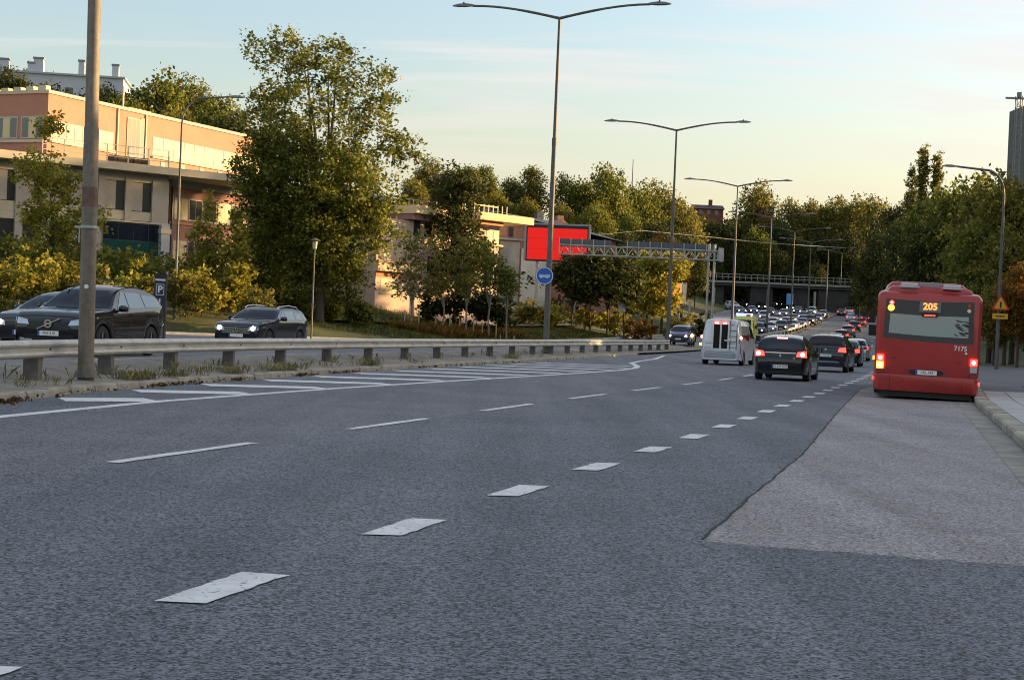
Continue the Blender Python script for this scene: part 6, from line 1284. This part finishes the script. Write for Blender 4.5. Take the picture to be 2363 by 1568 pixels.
TL = [ # left hill
 (35, 150, 185, 120, 'broad', LD_, 'dark tree left of the white hilltop chimneys'), (90, 140, 225, 70, 'broad', LO, 'small golden tree behind the white hilltop building'), (140, 215, 172, 100, 'tall', LD_, 'dark tree in front of the white hilltop wall'), (262, 190, 170, 100, 'broad', LD_, 'dark tree right of the thick lamp pole on the hill'), (305, 215, 160, 110, 'broad', LG, 'green tree above the office roof, left one'), (368, 148, 168, 120, 'broad', LG, 'tallest rounded tree on the hill above the office'), (452, 168, 172, 95, 'broad', LG, 'rounded tree on the hill beside the tallest one'), (420, 235, 150, 130, 'broad', LO, 'olive tree just above the office roof in the middle'), (500, 215, 160, 120, 'broad', LG, 'green hill tree above the slim lamp head'), (545, 240, 150, 110, 'broad', LD_, 'dark hill tree touching the big lime'), (340, 260, 145, 120, 'broad', LD_, 'dark tree behind the office parapet'), (480, 290, 142, 120, 'broad', LD_, 'dark tree behind the right end of the office'), (215, 235, 150, 110, 'tall', LD_, 'dark tree behind the thick lamp pole'), (570, 300, 140, 100, 'broad', LD_, 'dark tree between office and lime'),
 (122, 186, 168, 80, 'broad', LD_, 'dark tree between two white hilltop chimneys'), (232, 190, 168, 90, 'broad', LG, 'green tree hiding the right end of the white hilltop wall'), (70, 200, 165, 110, 'broad', LD_, 'dark tree before the left part of the white hilltop wall'), (175, 205, 165, 110, 'broad', LD_, 'dark tree before the right part of the white hilltop wall'), (240, 250, 140, 120, 'broad', LG, 'green tree right behind the office roof mast'),
 # centre hill
 (955, 400, 190, 90, 'broad', LO, 'olive tree right behind the big lime tree'), (990, 362, 205, 90, 'broad', LO, 'olive hill tree right of the big lime'), (1040, 385, 205, 90, 'broad', LO, 'golden olive hill tree above the cream house'), (1082, 378, 215, 80, 'tall', LG, 'green hill tree above the dark tree'), (1120, 378, 220, 60, 'tall', LG, 'slim hill tree right above the house terrace'), (1180, 405, 235, 85, 'broad', LD_, 'dark domed tree on the skyline left of the blue sign lamp'), (1228, 380, 240, 52, 'tall', LO, 'slim pale tree just left of the blue sign lamp'), (1150, 440, 205, 110, 'broad', LO, 'olive tree filling the slope above the house canopy'), (1220, 450, 205, 110, 'broad', LO, 'olive tree on the slope behind the brick roof'), (1312, 398, 240, 75, 'broad', LG, 'green skyline tree right of the blue sign lamp'), (1352, 405, 238, 80, 'broad', LG, 'green skyline tree, second right of the blue sign lamp'), (1405, 372, 242, 100, 'broad', LG, 'tallest green skyline tree beside the flagpole'), (1478, 410, 250, 62, 'broad', LG, 'small skyline tree right of the flagpole'), (1530, 412, 255, 66, 'broad', LO, 'loose olive skyline tree left of the second lamp'), (1300, 460, 205, 110, 'broad', LO, 'olive tree behind the brick building chimney'), (1380, 465, 205, 120, 'broad', LG, 'green tree above the brick building roof'), (1450, 480, 215, 110, 'broad', LG, 'green tree on the slope under the flagpole'), (1575, 470, 245, 75, 'broad', LO, 'golden rounded tree right of the second lamp'), (1520, 500, 215, 120, 'broad', LD_, 'dark tree on the slope left of the second lamp'), (1430, 525, 195, 110, 'broad', LD_, 'dark tree right of the brick building eave'), (1500, 545, 192, 110, 'broad', LD_, 'dark tree behind the gantry signs'), (1580, 530, 230, 110, 'broad', LD_, 'dark tree behind the gantry right end'), (1535, 532, 176, 60, 'broad', LA, 'small orange autumn tree right above the gantry'),
 # hill behind the bridge
 (1748, 414, 355, 85, 'broad', LO, 'tall rounded tree behind the third lamp arm'), (1628, 492, 338, 80, 'broad', LO, 'olive tree in front of the dark red skyline house'), (1665, 500, 336, 70, 'broad', LD_, 'dark tree right of the dark red skyline house'), (1640, 510, 334, 90, 'broad', LD_, 'dark tree above the left end of the bridge'), (1700, 500, 342, 90, 'broad', LD_, 'dark tree right of the third lamp pole'), (1690, 545, 334, 90, 'broad', LD_, 'dark low tree above the bridge left part'), (1752, 520, 336, 90, 'broad', LG, 'green tree above the bridge middle'), (1800, 500, 345, 90, 'broad', LD_, 'dark tree left of the orange lamp head'), (1830, 455, 362, 85, 'broad', LO, 'olive skyline tree above the fifth lamp'), (1880, 452, 368, 80, 'broad', LO, 'orange-tinged skyline tree above the sixth lamp'), (1925, 447, 362, 80, 'broad', LO, 'olive skyline tree above the far bend'), (1975, 443, 358, 85, 'broad', LO, 'golden skyline tree above the far white car'), (2030, 448, 350, 90, 'broad', LO, 'olive skyline tree left of the poplars'), (1850, 540, 337, 95, 'broad', LD_, 'dark tree behind the sixth lamp'), (1900, 530, 342, 95, 'broad', LD_, 'dark tree behind the seventh lamp'), (1960, 520, 338, 100, 'broad', LD_, 'dark tree above the bridge abutment'), (1800, 575, 331, 90, 'broad', LD_, 'low dark tree just above the bridge railing'), (1880, 600, 331, 90, 'broad', LD_, 'low dark tree above the bridge right part'), (1640, 580, 330, 90, 'broad', LD_, 'low dark tree at the bridge left end'),
 # right side
 (2082, 452, 305, 100, 'broad', LD_, 'dark tree at the foot of the poplars'), (2132, 325, 300, 62, 'poplar', LO, 'tallest slim poplar on the right skyline'), (2104, 378, 298, 52, 'poplar', LO, 'short slim poplar left of the tallest one'), (2164, 342, 300, 56, 'poplar', LO, 'slim poplar right of the tallest one'), (2185, 405, 215, 110, 'broad', LG, 'loose green tree under the right lamp head'), (2240, 392, 185, 110, 'broad', LG, 'green tree behind the curve of the right lamp'), (2300, 382, 117, 140, 'broad', LO, 'olive tree right of the right lamp top'), (2352, 400, 114, 140, 'broad', LO, 'golden tree at the right edge below the tower'), (1606, 612, 296, 70, 'broad', LD_, 'dark tree hiding the left end of the bridge'), (1985, 640, 300, 80, 'broad', LD_, 'dark low tree screening the bridge abutment'), (2030, 640, 270, 90, 'broad', LD_, 'dark low tree left of the bus at the far bend'), (2040, 520, 270, 120, 'broad', LD_, 'dark tree left of the bus roof, far back'), (2100, 490, 230, 130, 'broad', LD_, 'dark tree behind the bus roof, left'), (2160, 480, 190, 140, 'broad', LD_, 'dark tree behind the bus roof, middle'), (2215, 470, 186, 120, 'broad', LD_, 'dark tree behind the bus roof, right'), (2020, 580, 290, 110, 'broad', LD_, 'low dark tree beside the far bend'), (2075, 575, 240, 120, 'broad', LD_, 'low dark tree directly above the bus'), (2270, 500, 112, 160, 'broad', LG, 'green tree behind the warning sign lamp pole'), (2330, 510, 109, 160, 'broad', LO, 'golden tree behind the warning sign'), (2200, 590, 200, 120, 'broad', LD_, 'low dark tree above the right end of the bus'), (2300, 640, 100, 140, 'broad', LO, 'low golden tree beside the warning sign'), (2356, 600, 96, 120, 'broad', LA, 'amber tree at the right edge of the view')]
for i, (px, py, Y, w, kind, lm, lb) in enumerate(TL): wood_tree(kind, lm, i % 2, lb, px, py, Y, w, 'trees on the wooded slopes')

def mass(name, label, fn, n, per, sig, leaf, lm, seed):
    rng = np.random.default_rng(seed); C = np.array([fn(rng) for _ in range(n)]); P = np.repeat(C, per, 0) + rng.normal(size=(n * per, 3)) * np.array([sig, sig, sig * .8])
    V, Q = leaf_quads(P, leaf, rng); return tag(link(name, np_mesh(name, V, Q, lm)), label, kind='stuff')
def slope_pts(x0, x1, y0, y1, h0, h1):
    def f(r):
        x, y = r.uniform(x0, x1), r.uniform(y0, y1); return (x, y, ground_z(x, y) + h0 + (h1 - h0) * r.uniform() ** 1.3)
    return f
mass('undergrowth', 'dark undergrowth covering the slope behind the bridge', slope_pts(20, 150, 328, 372, .3, 6), 1500, 22, .8, .36, LD_, 1)
def side_r(r):
    y = r.uniform(72, 320); x = right_edge(y) + 7.5 + r.uniform(0, 22); return (x, y, ground_z(x, y) + r.uniform(.1, 3.6))
mass('undergrowth', 'dark thicket along the right verge under the trees', side_r, 1800, 22, .55, .22, LD_, 2)
def side_l(r):
    y = r.uniform(165, 300); x = left_edge(y) - 7 - r.uniform(0, 45); return (x, y, ground_z(x, y) + r.uniform(.1, 3.0))
mass('undergrowth', 'dark thicket on the slope beyond the oncoming lanes', side_l, 1500, 22, .6, .28, LD_, 3)
def hill_l(r):
    y = r.uniform(120, 200); x = left_edge(y) - 40 - r.uniform(0, 60); return (x, y, ground_z(x, y) + r.uniform(.1, 4))
mass('undergrowth', 'dark thicket on the hill behind the office building', hill_l, 900, 22, .6, .3, LD_, 4)
# hedge-like belt right behind the shrubs, on the left bank
def hedge(r):
    x = r.uniform(-32, -11); y = 91 + r.uniform(0, 6) + .1 * x; return (x, y, ground_z(x, y) + r.uniform(.1, 1.5))
mass('hedge_belt', 'shaded low greenery under the lime tree and behind the shrubs', hedge, 380, 22, .35, .15, LG, 5)
# unseen tree belt on the right, heights and gaps shaped to place the shade
BELT = [(-60, 11), (60, 11), (80, 12), (94, 12), (97, 6.5), (104, 6.5), (108, 14), (116, 17), (118, 22), (129, 22), (131.5, 10), (145, 10), (150, 13), (163, 12), (167, 8), (182, 8), (190, 14), (230, 18)]
def belt(r):
    y = r.uniform(-60, 225); x = max(27 + .20 * y, 29) + r.uniform(0, 14)
    if y > 84: x = max(46, .36 * y) + r.uniform(0, 12)
    g0 = ground_z(x, y); return (x, y, g0 + max(1.0, pl(BELT, y) - g0) * r.uniform() ** .62)
mass('woodland', 'belt of trees right of the bus stop shading the carriageway', belt, 8000, 20, .8, .42, LD_, 6)

# grass, dry grass, weeds and fallen leaves
def blades(name, label, pts, h_, w, lm, seed, n_per=9, spread=.12, lean=.45):
    rng = np.random.default_rng(seed); P = np.repeat(np.array(pts), n_per, 0); n = len(P); P = P + np.c_[rng.normal(size=(n, 2)) * spread, np.zeros(n)]
    a = rng.uniform(0, 6.28, n); d = np.c_[np.cos(a), np.sin(a), np.zeros(n)]; t = rng.normal(size=(n, 3)) * lean; t[:, 2] = 1; t /= np.linalg.norm(t, axis=1, keepdims=True); H_ = (h_ * rng.uniform(.4, 1.3, n))[:, None]
    V = np.stack([P - d * w, P + d * w, P + t * H_ * .6 + d * w * .6, P + t * H_ + np.c_[d[:, :2] * .2 * H_, -.08 * H_]], 1).reshape(-1, 3)
    return tag(link(name, np_mesh(name, V, np.arange(4 * n).reshape(-1, 4), lm)), label, kind='stuff')
r = np.random.default_rng(9); pts = []
for _ in range(9000):
    y = r.uniform(84, 150); x = left_edge(y) - r.uniform(.2, 16); pts.append((x, y, ground_z(x, y)))
blades('bank_grass', 'long shaded grass on the bank beyond the oncoming lanes', pts, .20, .02, LG, 31, 8, .3)
pts = []
for _ in range(1700):
    y = r.uniform(96, 118); x = left_edge(y) - 3.5 - r.normal() * .9; pts.append((x, y, ground_z(x, y)))
blades('dry_grass', 'dry golden grass by the staked young trees', pts, .42, .022, LA, 32, 7, .3)
pts = []
for _ in range(5000):
    y = r.uniform(64, 130); x = right_edge(y) + 7.3 + r.uniform(0, 9); pts.append((x, y, ground_z(x, y)))
blades('verge_grass', 'short green grass on the right verge', pts, .16, .02, LG, 33, 7, .25)
pts = []
for _ in range(90):
    y = abs(r.normal()) * 22 + 23; k = r.uniform(); x = MEDK(y) - .25 - .35 * k * k * 6; pts.append((x, y, z_road(y) + .13))
for c in ((29.4, .2), (30.0, .5), (31.5, .5), (34.5, .6), (37.4, .6), (38.2, .4), (45, .5), (62, .4)):
    for _ in range(18):
        y = c[0] + r.normal() * .3; pts.append((MEDK(y) - .35 + r.normal() * .12, y, z_road(y) + .12))
blades('weeds', 'straw-coloured weeds growing along the median kerb', pts, .20, .004, LW_, 34, 9, .10, .5)
pts = []
for y0 in [27.2 + 3.63 * k for k in range(14)]:
    for _ in range(3): pts.append((MED(y0) + r.normal() * .22, y0 + r.normal() * .2 - .1, z_road(y0) + .15))
blades('weeds', 'tufts of weeds around the guardrail posts', pts, .28, .004, LW_, 35, 6, .08, .4)
C = []
for _ in range(1500):
    y = abs(r.normal()) * 20 + 21; c = math.sin(y * 1.7) + math.sin(y * .63 + 1)
    if c < .3 and r.uniform() < .92: continue
    C.append((MEDK(y) + abs(r.normal()) * .10, y, .012 + r.uniform(0, .05)))
V, Q = leaf_quads(np.array(C), .035, r); tag(link('fallen_leaves', np_mesh('fallen_leaves', V, Q, LR)), 'brown fallen leaves lying along the median kerb', kind='stuff')
C = [(r.uniform(-6, 9), r.uniform(7, 45), .012) for _ in range(60)]
V, Q = leaf_quads(np.array(C), .02, r); V[:, 2] = .012 + np.abs(V[:, 2] - .012) * .3; tag(link('fallen_leaves', np_mesh('fallen_leaves', V, Q, LR)), 'few small dry leaves scattered over the asphalt', kind='stuff')
